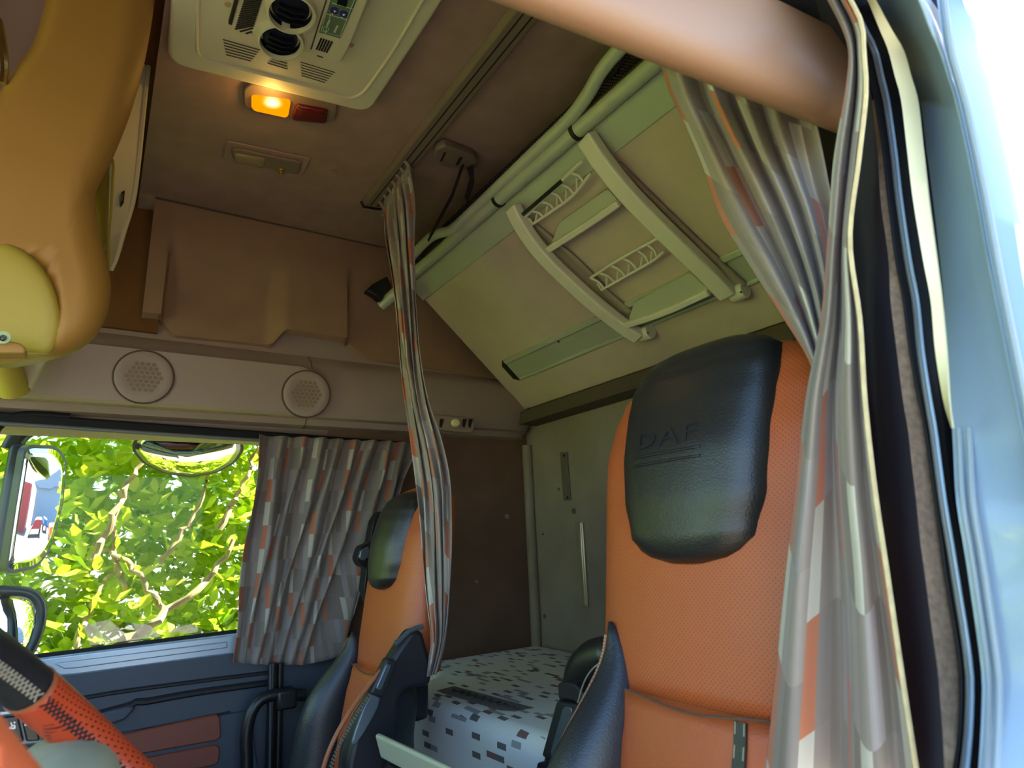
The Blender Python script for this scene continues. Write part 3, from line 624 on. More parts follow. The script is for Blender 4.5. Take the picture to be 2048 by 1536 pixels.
mb = MB(); mb.prism([H(*p, 'y', 2.13) for p in ((733, 580), (745, 568), (775, 552), (784, 575), (770, 588), (764, 602), (750, 590))], (0, .04, 0)); mb.build('latch', 'black', ub, bevel=.004)

# ladder clipped under the bunk
ld = thing('bunk_ladder', 'pale folding two-step ladder clipped flat under the upper bunk', 'ladder', BS(.4, 1.5, .05))
def lrail(path, offs, w, h, mat, name, n=26):
    q = [BP(p[0], p[1], o) for p, o in zip(path, offs)]; mb = MB(); mb.strip(catmull(q, n), w, h, BN); return mb.build(name, mat, ld, bevel=.006, seg=3)
lrail([(1026, 414), (1042, 448), (1078, 500), (1130, 554), (1190, 608), (1246, 652), (1280, 674)], [.03, .05, .06, .06, .055, .045, .035], .050, .034, 'ladder', 'side_rail')
lrail([(1172, 274), (1204, 322), (1250, 380), (1302, 435), (1360, 492), (1410, 540), (1458, 590)], [.03, .05, .06, .06, .055, .045, .035], .052, .034, 'ladder', 'side_rail')
def tread(poly, lip):
    mb = MB(); mb.prism(roundpoly([BP(*p, .04) for p in poly], .012), BN * -.02); t_ = mb.build('step', 'tread', ld, bevel=.005, seg=3)
    mb = MB(); mb.strip(catmull([BP(*p, .052) for p in lip], 10), .020, .018, BN); mb.build('step_nose', 'ladder', t_, bevel=.004)
tread([(1098, 500), (1238, 404), (1215, 378), (1118, 446)], [(1092, 502), (1165, 456), (1238, 406)])
tread([(1254, 650), (1420, 582), (1380, 545), (1268, 606)], [(1248, 652), (1330, 624), (1418, 584)])
def lattice(top, bot, ribs_, off):
    mb = MB(); T = catmull([BP(*p, off) for p in top], 24); Bq = catmull([BP(*p, off) for p in bot], 24)
    mb.tube(T, .0045, 6); mb.tube(Bq, .0045, 6)
    for t in ribs_:
        a = T[int(t * 22)]; b = Bq[int(min(1, t + .08) * 22)]; m = a.lerp(b, .5) + (Bq[-1] - Bq[0]) * .03
        mb.tube(catmull([a, m, b], 8), .0036, 6); b2 = Bq[max(0, int((t - .04) * 22))]; mb.tube([a.lerp(b, .5), b2], .003, 6)
    mb.build('lattice_step', 'ladder', ld)
lattice([(1048, 436), (1105, 380), (1150, 335), (1166, 322)], [(1060, 452), (1100, 425), (1145, 392), (1182, 346)], (.0, .17, .34, .50, .66, .84), .035)
lattice([(1181, 556), (1240, 518), (1306, 482), (1325, 470)], [(1203, 580), (1260, 548), (1305, 522), (1328, 503)], (.0, .16, .34, .52, .7, .86), .035)
mb = MB(); mb.strip([BP(1036, 437, .042), BP(1122, 363, .042)], .011, .008, BN); mb.build('rubber_strip', 'black', ld)
lrail([(1062, 446), (1100, 478), (1160, 530), (1215, 588), (1262, 626)], [.012] * 5, .026, .014, 'leg_brown', 'folding_leg', 14)
lrail([(1232, 330), (1300, 398), (1380, 476), (1440, 532), (1486, 574)], [.014] * 5, .030, .016, 'leg_brown', 'folding_leg', 14)
for (px, py) in ((1292, 666), (1478, 584)):
    mb = MB(); c = BP(px, py, .02); mb.lathe(c, (0, 1, 0), [(.022, -.022), (.024, -.018), (.024, .018), (.022, .022)], 18, caps=True); h_ = mb.build('hinge', 'ladder', ld)
    mb = MB(); mb.lathe(BP(px + 4, py, .045), BN, [(.003, 0), (.003, .001), (0, .001)], 10); mb.build('screw', 'slot', h_)

# strap anchor on the headlining
sb = thing('strap_anchor', 'brown plastic strap anchor on the headlining above the bunk tube', 'bracket', CE(912, 315))
mb = MB(); mb.prism([CE(*p, .03) for p in ((868, 312), (872, 300), (890, 292), (945, 312), (956, 322), (952, 338), (925, 338), (885, 333))], CN * -.03); mb.build('plate', 'rail', sb, bevel=.007, seg=3)
mb = MB(); mb.strip([CE(882, 322, .031), CE(890, 305, .031)], .006, .002, CN); mb.build('slot_mark', 'slot', sb); mb = MB(); mb.strip([CE(914, 330, .031), CE(922, 315, .031)], .010, .002, CN); mb.build('slot_mark', 'slot', sb)
mb = MB(); e0 = CE(926, 328, .03); mb.strip([e0, H(905, 390, 'x', e0.x + .02), H(856, 480, 'x', e0.x + .04)], .016, .003, (1, .2, 0)); mb.build('strap', 'strap', sb)
mb = MB(); e0 = CE(940, 332, .03); mb.strip([e0, H(944, 360, 'x', e0.x + .01), H(932, 400, 'x', e0.x + .03)], .03, .003, (1, .2, 0)); mb.build('strap', 'strap', sb)

# fittings on the rear wall
mb = MB(); p = [H(*q, 'x', 1.597) for q in ((1121, 905), (1135, 904), (1142, 1000), (1128, 1002))]; mb.prism(p, (-.004, 0, 0)); br = mb.build('wall_bracket', 'bracket', bevel=.001)
tag(br, 'flat grey drilled metal bracket screwed to the rear wall', 'bracket')
for q in ((1128, 911), (1135, 995)):
    mb = MB(); mb.lathe(H(*q, 'x', 1.593), (-1, 0, 0), [(.006, 0), (.005, .002), (0, .002)], 12); mb.build('screw', 'slot', br)
ss = thing('wall_strip', 'shiny pale metal strip fixed upright on the rear wall', 'strip', H(1165, 1212, 'x', 1.6))
mb = MB(); mb.prism([H(*q, 'x', 1.597) for q in ((1152, 1044), (1167, 1043), (1178, 1213), (1162, 1212))], (-.006, 0, 0)); mb.build('base', 'steel', ss, bevel=.001)
mb = MB(); mb.prism([H(*q, 'x', 1.59) for q in ((1157, 1046), (1162, 1046), (1172, 1211), (1167, 1211))], (-.005, 0, 0)); mb.build('ridge', 'steel', ss, bevel=.001)

# ------------------------------------------------------------------ lower bunk
ZM = -.425
lb = thing('lower_bunk', 'dark lower bunk base box under the patterned mattress', 'bunk', (1.1, 1.2, -1.15))
MB().box((.87, .32, -1.15), (1.59, 2.25, -.662)).build('base_box', 'seatplastic', lb, smooth=False)
ct = thing('bunk_guard_rail', 'pale metal rail low between the seats in front of the mattress', 'rail', (.62, 1.1, -1.15))
ra, rb = H(760, 1490, 'y', 1.40), H(905, 1562, 'y', 1.10); rc_ = rb + (rb - ra) * .6
mb = MB(); mb.strip([ra, ra.lerp(rb, .5), rb, rc_], .012, .050, (-.25, -.30, .92)); mb.build('front_rim', 'alu', ct, bevel=.005, seg=3)
mb = MB(); mb.strip([ra + V((.02, -.03, -.045)), rb + V((.02, 0, -.045)), rc_ + V((.02, 0, -.045))], .035, .03, (0, 0, 1)); mb.build('rail_beam', 'seatplastic', ct, bevel=.004)
pm = rb.lerp(rc_, .5); MB().box((pm.x - .02, pm.y - .05, -1.15), (pm.x + .06, pm.y + .05, pm.z - .05)).build('pedestal', 'seatplastic', ct, bevel=.01)
mt = thing('mattress', 'pale mattress with scattered grey and rust dashes on the lower bunk', 'mattress', (1.2, 1.2, ZM - .25))
top = [H(790, 1376, 'z', ZM), H(864, 1352, 'z', ZM), V((1.05, 2.27, ZM)), V((1.585, 2.27, ZM)), V((1.585, .32, ZM)), V((.86, .32, ZM)), H(1087, 1478, 'z', ZM)]
def inset(poly, r, dz):
    c = sum(poly, V()) / len(poly); out = []
    for i, p in enumerate(poly):
        a = (poly[i - 1] - p).normalized(); b = (poly[(i + 1) % len(poly)] - p).normalized(); m = (a + b)
        m = m.normalized() if m.length > 1e-3 else (c - p).normalized()
        if m.dot(c - p) < 0: m = -m
        out.append(p + m * r + V((0, 0, dz)))
    return out
tp = roundpoly(top, .05, 5); tp = [p.copy() for p in tp]
r_ = .045; lays = [[p + V((0, 0, -.235)) for p in tp], [p + V((0, 0, -r_)) for p in tp]]
for a in (25, 50, 70, 90): q = math.radians(a); lays.append(inset(tp, r_ * (1 - math.cos(q)), -r_ * (1 - math.sin(q))))
def lerpz(poly): return poly
mb = MB(); mb.rings(lays)
mb.build('body', 'mattress', mt, angle=1.1)
mb = MB(); mb.tube(catmull([H(960, 1402, 'z', ZM - .01), H(1010, 1434, 'z', ZM - .008), H(1090, 1478, 'z', ZM - .008)], 14), .002, 6); mb.build('piping', 'groove', mt)
lab = [H(*p, 'z', ZM + .001) for p in ((880, 1380), (908, 1373), (1067, 1416), (1030, 1423), (1000, 1421), (885, 1386))]
mb = MB(); mb.prism(lab, (0, 0, .0012)); lbl = mb.build('woven_label', 'matlabel', mt, smooth=False)
mb = MB(); a0, a1 = H(904, 1379, 'z', ZM + .004), H(1038, 1418, 'z', ZM + .004); dirv = (a1 - a0); perp = V((-dirv.y, dirv.x, 0)).normalized()
scr = [a0 + dirv * (i / 60) + perp * (.012 * math.sin(i * .95) * (1 if 4 < i < 48 else .3) + .004 * math.sin(i * 2.3)) for i in range(61)]
mb.tube(scr, .0022, 5); mb.build('script_line', 'mattext', lbl)

# ------------------------------------------------------------------ seats (face towards -x)
def sring(z, cx, cy, a, b, e=2.6, n=36, tilt=0):
    out = []
    for i in range(n):
        q = 2 * math.pi * i / n; c, s = math.cos(q), math.sin(q)
        out.append(V((cx + a * abs(c) ** (2 / e) * (1 if c > 0 else -1), cy + b * abs(s) ** (2 / e) * (1 if s > 0 else -1), z)))
    return out
def interp(tab, z):
    for (z0, *a), (z1, *b) in zip(tab, tab[1:]):
        if z0 <= z <= z1: t = (z - z0) / (z1 - z0); t = t * t * (3 - 2 * t); return [p + (q - p) * t for p, q in zip(a, b)]
    return list(tab[0][1:]) if z < tab[0][0] else list(tab[-1][1:])
BODY = [(-.62, .20, .085), (-.40, .20, .085), (-.25, .195, .085), (-.25, .165, .082), (-.20, .182, .08), (-.15, .2, .078), (-.05, .203, .075), (.06, .208, .07), (.12, .208, .068), (.17, .2, .064), (.21, .187, .056), (.24, .155, .045), (.258, .11, .028), (.264, .05, .012)]
def xmid(z): return .712 + .13 * z + (.0 if z < .1 else .25 * (z - .1) ** 1.3)
PAD = [(-.044, .02, .04), (-.040, .06, .052), (-.028, .092, .062), (-.005, .113, .068), (.05, .126, .071), (.11, .131, .070), (.17, .134, .066), (.21, .133, .062), (.24, .124, .054), (.262, .10, .042), (.274, .06, .024), (.277, .02, .01)]
def make_seat(cy, dz, label, pas, base):
    dy = cy - .603; PS = .78 if pas else 1
    root = thing('truck_seat', label, 'seat', (base[0], base[1], base[2]), 'leather cab seats')
    def S(v): return V((v[0], v[1] + dy, v[2] + dz))
    def put(mb, *a, **k):
        mb.v = [S(p) for p in mb.v]; return mb.build(*a, **k)
    cyy = .603
    rs = []
    for k in range(46):
        z = -.212 + (.264 + .212) * (k / 45) ** .8; b, a = interp(BODY, z)
        rs.append(sring(z, xmid(z) + .03, cyy, a, b * (.92 if pas else 1), 2.9, 48))
    mb = MB(); mb.rings(rs); bk = put(mb, 'backrest', 'orange_perf', root, angle=None)
    rs = []
    for k in range(24):
        z = -.66 + (.452) * k / 23; b, a = interp(BODY, z)
        rs.append(sring(z, xmid(z) + .022 - (.05 if pas else 0) - .012 * math.sin(math.pi * k / 23), cyy, a - (.04 if pas else 0), (.11 if pas else .165), 3.2, 40))
    mb = MB(); mb.rings(rs); put(mb, 'lower_back', 'orange', root, angle=None)
    rs = []
    for k in range(40):
        z = -.042 + (.277 + .042) * k / 39; b, a = interp(PAD, z); zz = z if not pas else .12 + (z - .12) * .82; rs.append(sring(zz, xmid(zz) - .006, cyy - .006, a, b * PS, 2.7, 40))
    mb = MB(); mb.rings(rs); pd = put(mb, 'headrest', 'blackleather', root, angle=None); pd['label'] = 'black leather headrest pad'
    def padx(y, z):
        b, a = interp(PAD, z); t = min(.999, abs(y - cyy + .006) / b); return xmid(z) - .006 - a * (1 - t ** 2.7) ** (1 / 2.7)
    if not pas:
        cu = bpy.data.curves.new('lettering', 'FONT'); cu.body = 'DAF'; cu.size = .034; cu.extrude = .0; cu.space_character = 1.12
        to = bpy.data.objects.new('lettering_src', cu); COL.objects.link(to); dg = bpy.context.evaluated_depsgraph_get(); dg.update()
        me = to.evaluated_get(dg).to_mesh(); vs = [v.co.copy() for v in me.vertices]; fs = [tuple(p.vertices) for p in me.polygons]; to.to_mesh_clear()
        bpy.data.objects.remove(to); bpy.data.curves.remove(cu)
        w = max(v.x for v in vs); mb = MB(); n = len(vs)
        def plc(v, o): y = cyy + .062 - v.x * (.115 / w); z = .118 + v.y + 0 * v.x; return V((padx(y, z) - o - .0006, y, z))
        fr = [plc(v, .0013) for v in vs]
        mb.add(fr, fs)
        for (dz_, th) in ((-.012, .002), (-.024, .002)):
            mb.tube([V((padx(cyy + .065 - .125 * i / 10, .118 + dz_) - .0004, cyy + .065 - .125 * i / 10, .118 + dz_)) for i in range(11)], th, 6)
        put(mb, 'embossed_lettering', 'seatplastic', pd, angle=None)
    # bolsters either side, from the notch down
    for sgn in (-1, 1):
        path = [(.142, -.125), (.132, -.17), (.132, -.22), (.142, -.30), (.156, -.40), (.168, -.50), (.172, -.62), (.165, -.68)] if pas == (sgn == -1) else [(.17, -.20), (.185, -.24), (.195, -.30), (.2, -.36), (.2, -.44), (.2, -.52), (.195, -.62), (.185, -.68)] if not pas else [(.172, -.135), (.178, -.17), (.186, -.22), (.196, -.30), (.205, -.40), (.21, -.50), (.205, -.62), (.19, -.68)]
        rr_ = [.003, .022, .038, .052, .060, .064, .066, .03]; rs = []
        P_ = catmull([V((yy, zz, r)) for (yy, zz), r in zip(path, rr_)], 30)
        for q in P_:
            z = q.y; prot = (.05 * sst(-.16, -.36, z) + .01) * (1 if pas or sgn == 1 else -.5)
            rs.append(sring(z, xmid(z) - .035 - prot + q.z * .55, cyy + sgn * q.x, q.z * 1.0 + .03 * sst(-.15, -.3, z), q.z * .95, 2.3, 24))
        mb = MB(); mb.rings(rs); bo = put(mb, 'side_bolster', 'blueleather', root, angle=None)
        edge = [V((xmid(q.y) - .035 - (.05 * sst(-.16, -.36, q.y) + .01) * (1 if pas or sgn == 1 else -.5) + q.z * .55 - .60 * (q.z + .03 * sst(-.15, -.3, q.y)), cyy + sgn * (q.x + q.z * .82), q.y)) for q in P_[1:-2]]
        mb = MB(); mb.tube(edge, .0042, 8); put(mb, 'piping', 'piping', bo)
        e2 = [V((p.x - .010, p.y - sgn * .006, p.z)) for p in edge]
        mb = MB()
        for i in range(len(e2) * 4 - 5):
            t = i / 4; k = int(t); a = e2[k].lerp(e2[k + 1], t - k); b = e2[k].lerp(e2[k + 1], min(1, t - k + .14))
            mb.tube([a, b], .0009, 4)
        put(mb, 'stitching', 'thread', bo)
        # rear side shell
    rs = []
    for k in range(16):
        z = (-.32 if pas else -.70) + (.18 if pas else .56) * k / 15; rs.append(sring(z, xmid(z) + .035 - .0 * k, cyy, .055 * (1 - .35 * (k / 15) ** 2), (.13 if pas else .225) - .06 * (k / 15) ** 2, 3.5, 32))
    mb = MB(); mb.rings(rs); put(mb, 'back_shell', 'seatplastic', root, angle=None)
    # seams
    zS = -.207
    sm = []
    for i in range(25):
        y = cyy + .085 - .215 * i / 24; z = zS + .004 * math.cos(i * .26); b, a = interp(BODY, z); t = abs(y - cyy) / .165
        sm.append(V((xmid(z) + .010 - a * (1 - min(.98, t) ** 3.2) ** (1 / 3.2), y, z)))
    mb = MB(); mb.tube(sm, .0013, 6); put(mb, 'seam', 'wood', root)
    for sg in (-1.9,) if not pas else (-.55,):
        q = []
        for i in range(20):
            z = zS - .004 - .43 * i / 19; b, a = interp(BODY, z); y = cyy + sg * (.048 + .004 * i / 19); t = abs(y - cyy) / .165; kk = 23 * (z + .66) / .452
            q.append(V((xmid(z) + .022 - .012 * math.sin(math.pi * max(0, min(1, kk / 23))) - a * (1 - t ** 3.2) ** (1 / 3.2) - .0005, y, z)))
        mb = MB(); mb.strip(q, .016, .004, (-1, 0, 0)); sp = put(mb, 'stripe', 'blackleather', root)
        mb = MB()
        for i in range(18):
            for dd in (-.006, .006): mb.tube([q[i] + V((-.0025, dd, 0)), q[i].lerp(q[i + 1], .55) + V((-.0025, dd, 0))], .0008, 4)
        put(mb, 'stitching', 'thread', sp)
    # cushion, suspension box
    rs = []
    for x, bb, hh in ((.10, .20, .03), (.13, .235, .06), (.25, .25, .075), (.5, .25, .075), (.70, .24, .075), (.74, .22, .05)):
        rs.append([V((x, p.x + cyy, p.y - .72)) for p in (V((bb * math.copysign(abs(math.cos(q)) ** .5, math.cos(q)), hh * math.copysign(abs(math.sin(q)) ** .6, math.sin(q)), 0)) for q in (2 * math.pi * i / 28 for i in range(28)))])
    mb = MB(); mb.rings(rs); put(mb, 'cushion', 'orange', root, angle=None)
    mb = MB(); mb.box((.22, cyy - .19, -1.15 - dz), (.68, cyy + .19, -.78)); put(mb, 'suspension_box', 'seatplastic', root, bevel=.02)
    return root, put, padx, S
drv, dput, dpadx, dS = make_seat(.603, 0, 'orange leather driver seat with a large black headrest pad beside the near curtain', False, (.55, .603, -1.15))
pas, pput, _, pS = make_seat(1.685, -.105, 'orange and black leather passenger seat half hidden by the narrow hanging curtain', True, (.55, 1.685, -1.15))
# driver armrest, folded up, with its black bracket and recline lever
def DX(px, py, x): return H(px, py, 'x', x)
mb = MB(); ar = [DX(*p, .86) for p in ((1222, 1290), (1185, 1296), (1160, 1312), (1140, 1342), (1128, 1372))]
mb.tube(catmull([DX(1232, 1305, .86), DX(1192, 1318, .86), DX(1165, 1345, .86), DX(1150, 1385, .86), DX(1130, 1450, .86), DX(1110, 1540, .86)], 20), [.026 + .012 * math.sin(math.pi * min(1, (i + 2) / 12)) for i in range(20)], 16); am = mb.build('armrest', 'blackleather', drv, angle=None)
mb = MB(); mb.tube(catmull([DX(1224, 1312, .80), DX(1188, 1335, .80), DX(1168, 1365, .80), DX(1156, 1405, .80)], 14), .0016, 5); mb.build('stitching', 'thread', am)
mb = MB(); mb.prism(roundpoly([DX(*p, .80) for p in ((1114, 1368), (1122, 1363), (1148, 1366), (1164, 1384), (1180, 1420), (1168, 1436), (1150, 1404), (1116, 1398))], .006), (.035, 0, 0)); mb.build('armrest_bracket', 'seatplastic', drv, bevel=.004)
lv = mb = MB(); mb.prism(roundpoly([DX(*p, .79) for p in ((1113, 1402), (1155, 1410), (1150, 1436), (1118, 1530), (1083, 1512))], .008), (.035, 0, 0)); lv = mb.build('recline_lever', 'seatplastic', drv, bevel=.005, seg=3)
mb = MB(); mb.prism(roundpoly([DX(*p, .788) for p in ((1126, 1412), (1142, 1415), (1144, 1428), (1118, 1514), (1104, 1516), (1100, 1504))], .012, 6), (.004, 0, 0)); mb.build('lever_face', 'lever', lv, bevel=.002)
mb = MB(); mb.prism(roundpoly([DX(*p, .79) for p in ((1076, 1524), (1112, 1534), (1100, 1600), (1060, 1590))], .006), (.04, 0, 0)); mb.build('lever_base', 'seatplastic', drv, bevel=.004)
# passenger seat: side shell, lever and zipper seen from the driver side
def PY(px, py, y): return H(px, py, 'y', y)
mb = MB(); mb.prism(roundpoly([PY(*p, 1.462) for p in ((824, 1258), (846, 1262), (866, 1335), (862, 1374), (800, 1380), (790, 1480), (765, 1560), (690, 1560), (705, 1480), (745, 1400), (782, 1318))], .03), (0, .05, 0)); mb.build('side_cover', 'seatplastic', pas, bevel=.012, seg=3)
mb = MB(); mb.prism(roundpoly([PY(*p, 1.44) for p in ((776, 1316), (794, 1322), (790, 1338), (766, 1396), (741, 1388))], .008), (0, .03, 0)); pl_ = mb.build('recline_lever', 'seatplastic', pas, bevel=.004, seg=3)
mb = MB(); mb.prism(roundpoly([PY(*p, 1.435) for p in ((774, 1326), (784, 1330), (762, 1382), (752, 1378))], .006), (0, .006, 0)); mb.build('lever_face', 'lever', pl_, bevel=.002)
mb = MB(); mb.strip(catmull([PY(*p, 1.452) for p in ((752, 1390), (738, 1420), (722, 1455), (705, 1490))], 12), [.022, .026, .030, .030, .030, .028, .026, .024, .022, .018, .014, .010], .010, (0, -1, .2)); mb.build('lever_arm', 'lever', pas, bevel=.003)
mb = MB(); mb.tube(catmull([PY(*p, 1.45) for p in ((790, 1290), (820, 1262), (846, 1252))], 8), .006, 8); mb.build('cover_edge', 'lever', pas)
zp = catmull([PY(*p, 1.455) for p in ((772, 1328), (740, 1368), (705, 1415), (675, 1465), (655, 1510), (640, 1560))], 40)
mb = MB(); mb.tube(zp, .005, 8); z_ = mb.build('zip', 'piping', pas)
mb = MB()
for i in range(39): mb.strip([zp[i] + V((.008, -.006, -.006)), zp[i] + V((.014, -.006, -.012))], .004, .003, (0, -1, 0))
mb.build('zip_teeth', 'bracket', z_)
# belt guide on the window side of the passenger seat
bg = thing('belt_guide', 'black seat belt guide behind the passenger seat by the window curtain', 'belt guide', H(735, 1260, 'y', 1.98))
mb = MB(); mb.prism(roundpoly([H(*p, 'y', 1.98) for p in ((762, 1020), (748, 1040), (740, 1085), (722, 1092), (714, 1118), (722, 1132), (734, 1136), (728, 1180), (738, 1210), (768, 1180), (775, 1060))], .01), (0, .05, 0)); mb.build('housing', 'black', bg, bevel=.008)
mb = MB(); mb.prism(roundpoly([H(*p, 'y', 1.972) for p in ((738, 1092), (722, 1100), (718, 1116), (728, 1122), (740, 1112))], .006), (0, .01, 0)); mb.build('guide_loop', 'lever', bg, bevel=.003)

# ------------------------------------------------------------------ grab rail by the passenger door
gr = thing('grab_rail', 'black tubular grab rail standing between door and passenger seat', 'rail', (.47, 2.16, -1.15))
def G(px, py): return H(px, py, 'y', 2.15)
e = G(492, 1560)
mb = MB(); mb.tube(catmull([V((e.x, e.y, -1.15)), e, G(492, 1480), G(500, 1432), G(516, 1404), G(540, 1391), G(572, 1389), G(610, 1390)], 40), .018, 14); mb.build('curved_tube', 'black', gr)
e = G(545, 1560)
mb = MB(); mb.tube([V((e.x, e.y + .02, -1.15)), H(546, 1326, 'y', 2.17)], .014, 12); mb.build('post', 'black', gr)
mb = MB(); mb.tube([V((e.x + .035, e.y + .04, -1.15)), H(560, 1326, 'y', 2.19)], .012, 12); mb.build('post', 'black', gr)
mb = MB(); mb.tube([H(540, 1560, 'y', 2.148), H(541, 1330, 'y', 2.15)], .003, 6); mb.build('bright_edge', 'lever', gr)
mb = MB(); mb.box((e.x - .0, 2.13, G(560, 1420).z), (e.x + .06, 2.2, G(560, 1380).z)); mb.build('clamp', 'black', gr, bevel=.008)

# ------------------------------------------------------------------ steering wheel and dashboard
sw = thing('steering_wheel', 'truck steering wheel with black leather rim and red stitched leather grip', 'steering wheel', (.066, .535, -.210))
SCn = V((.066, .535, -.210)); SR, PHI, YAW = .235, .717, .05
SA = V((math.cos(PHI) * math.cos(YAW), math.cos(PHI) * math.sin(YAW), math.sin(PHI))); E1 = V((0, 1, 0)).cross(SA).normalized(); E2 = SA.cross(E1)
def SWp(a): return SCn + (E1 * math.cos(a) + E2 * math.sin(a)) * SR
angs = {}
def arc(a0, a1, n): return [SWp(a0 + (a1 - a0) * i / (n - 1)) for i in range(n)]
# angle where the black and the red leather meet: nearest to the photo's seam
def scr_(p): 
    c = V((RIGHT.dot(p), DOWN.dot(p), FWD.dot(p))); return (CX + F * c.x / c.z, CY + F * c.y / c.z) if c.z > .05 else (1e6, 1e6)
aS = min((math.radians(d) for d in range(360)), key=lambda a: (lambda s, p: (s[0] - 66) ** 2 + (s[1] - 1368) ** 2 + (1e6 if p.y < .6 else 0))(scr_(SWp(a)), SWp(a)))
aD = 1 if SWp(aS + .2).x > SWp(aS).x else -1
TR = .0195
mb = MB(); mb.tube(arc(aS, aS + aD * 1.5, 50), TR * 1.03, 20); mb.build('rim_grip', 'wheelred', sw, angle=None)
mb = MB(); mb.tube(arc(aS - aD * 1.25, aS, 40), TR, 20); mb.build('rim', 'wheelblack', sw, angle=None)
mb = MB(); mb.tube(arc(aS - aD * 2.75, aS - aD * 1.25, 50), TR * 1.03, 20); mb.build('rim_grip', 'gripplain', sw, angle=None)
mb = MB(); mb.tube(arc(aS + aD * 1.5, aS + aD * (2 * math.pi - 2.75), 60), TR, 20); mb.build('rim', 'wheelblack', sw, angle=None)
mb = MB(); mb.tube(arc(aS - aD * .008, aS + aD * .008, 4), TR * 1.06, 20); mb.build('rim_joint', 'piping', sw)
mb = MB()
def onrim(a, q): 
    rd = (E1 * math.cos(a) + E2 * math.sin(a)); return SCn + rd * (SR + TR * 1.06 * math.cos(q)) + SA * TR * 1.06 * math.sin(q)
for side, mat, a0, a1, nm in ((1, 'strap', .02, 1.4, 'stitching'), (-1, 'thread', .02, .7, 'stitching')):
    mb = MB(); N = 56 if side == 1 else 26
    for i in range(N):
        a = aS + side * aD * (a0 + (a1 - a0) * i / N); s = side * aD * (a1 - a0) / N
        for q0, q1 in ((3.25, 2.85), (2.85, 3.25)): mb.tube([onrim(a, q0), onrim(a + s * 1.3, q1)], .0007, 4)
    mb.build('stitching', mat, sw)
for q in (0.7, 2.44, 3.9, 5.5):
    mb = MB(); a = aS + q; mb.strip([SWp(a), SCn.lerp(SWp(a), .5) - SA * .03, SCn - SA * .04], .03, .012, SA); mb.build('spoke', 'wheelblack', sw, bevel=.004)
mb = MB(); mb.lathe(SCn - SA * .05, SA, [(.075, -.03), (.08, 0), (.06, .022), (0, .03)], 28); mb.build('hub', 'wheelblack', sw)
cw_ = H(108, 1655, 'y', .66); 
mb = MB(); rs = []
for k in range(12):
    t = math.pi * (k + .5) / 12; rs.append([V((cw_.x - .0, .66, cw_.z)) + V((.048 * math.sin(t) * math.cos(q), -.09 * math.cos(t) + .09, 0)) + V((0, 0, .045 * math.sin(t) * math.sin(q))) for q in (2 * math.pi * j / 24 for j in range(24))])
db = thing('dashboard', 'grey dashboard end with a black two-switch panel behind the steering wheel', 'dashboard', (-.3, 1.3, -1.15))
mb.rings(rs); mb.build('column_cowl', 'cowl', db, angle=None)
MB().hexa([(-.95, 1.0, -1.15), (-.02, 1.0, -1.15), (-.02, 1.0, -.30), (-.95, 1.0, -.22), (-.95, 2.0, -1.15), (-.15, 2.0, -1.15), (-.15, 2.0, -.42), (-.95, 2.0, -.36)]).build('body', 'dash', db, bevel=.03, seg=4)
MB().hexa([(-.95, .35, -1.15), (-.25, .35, -1.15), (-.25, .35, -.35), (-.95, .35, -.25), (-.95, 1.0, -1.15), (-.25, 1.0, -1.15), (-.25, 1.0, -.35), (-.95, 1.0, -.25)]).build('binnacle', 'dash', db, bevel=.03, seg=4)
Yd = .992
def DD(px, py, o=0): return H(px, py, 'y', Yd - o)
mb = MB(); mb.prism(roundpoly([DD(*p) for p in ((-60, 1436), (66, 1424), (72, 1432), (86, 1478), (82, 1488), (-40, 1500))], .008), (0, .02, 0)); sp = mb.build('switch_panel', 'lever', db, bevel=.003)
mb = MB(); mb.prism([DD(*p, .004) for p in ((-50, 1440), (36, 1431), (48, 1484), (-40, 1494))], (0, .01, 0)); s1_ = mb.build('switch', 'screen', sp, bevel=.002)
mb = MB(); mb.prism([DD(*p, .004) for p in ((40, 1431), (68, 1428), (80, 1482), (52, 1484))], (0, .01, 0)); s2_ = mb.build('switch', 'screen', sp, bevel=.002)
for par, ox, oy in ((s1_, 22, 1448), (s2_, 54, 1441)):
    mb = MB()
    for l in (((0, -3), (3, 4), (-4, 8)), ((3, 4), (7, 2), (8, 7)), ((-5, 9), (9, 8)), ((6, -4), (8, -2))): mb.tube([DD(ox + a, oy + b, .006) for a, b in l], .0009, 5)
    mb.build('icon', 'white', par)
mb = MB(); mb.box((-.9, .995, -.285), (-.03, 1.01, -.23)); mb.build('trim_strip', 'navy', db, bevel=.004)

# ------------------------------------------------------------------ overhead console at the front (rounded, amber and green light put into its colours)
oc = thing('overhead_console', 'large leathery overhead console above the dashboard, amber and green light put into its colours', 'console', (-.2, 1.2, .8))
out_px = [(322, -80), (310, 0), (301, 60), (288, 130), (268, 205), (247, 265), (222, 325), (203, 362), (191, 392), (193, 425), (200, 470), (213, 515), (221, 560), (220, 600), (212, 635), (195, 668), (170, 692), (140, 708), (108, 715), (60, 713), (0, 710), (-70, 706), (-140, 600), (-150, 450), (-110, 300), (-50, 225), (0, 180), (14, 160), (40, 122), (62, 92), (80, 45), (92, 0), (112, -60), (150, -105), (215, -125), (285, -118)]
OD = 1.22; op = [V(p) for p in catmull([V((a, b, 0)) for a, b in out_px + [out_px[0]]], 150)[:-1]]
bdir = V((-.18, 1, .16)).normalized()
ctr = V((135, 470, 0)); 
def edge_d(q): return min(((a - q).length if (b - a).length < 1e-6 else ((a + (b - a) * max(0, min(1, (q - a).dot(b - a) / (b - a).length_squared))) - q).length) for a, b in zip(op, op[1:] + op[:1]))
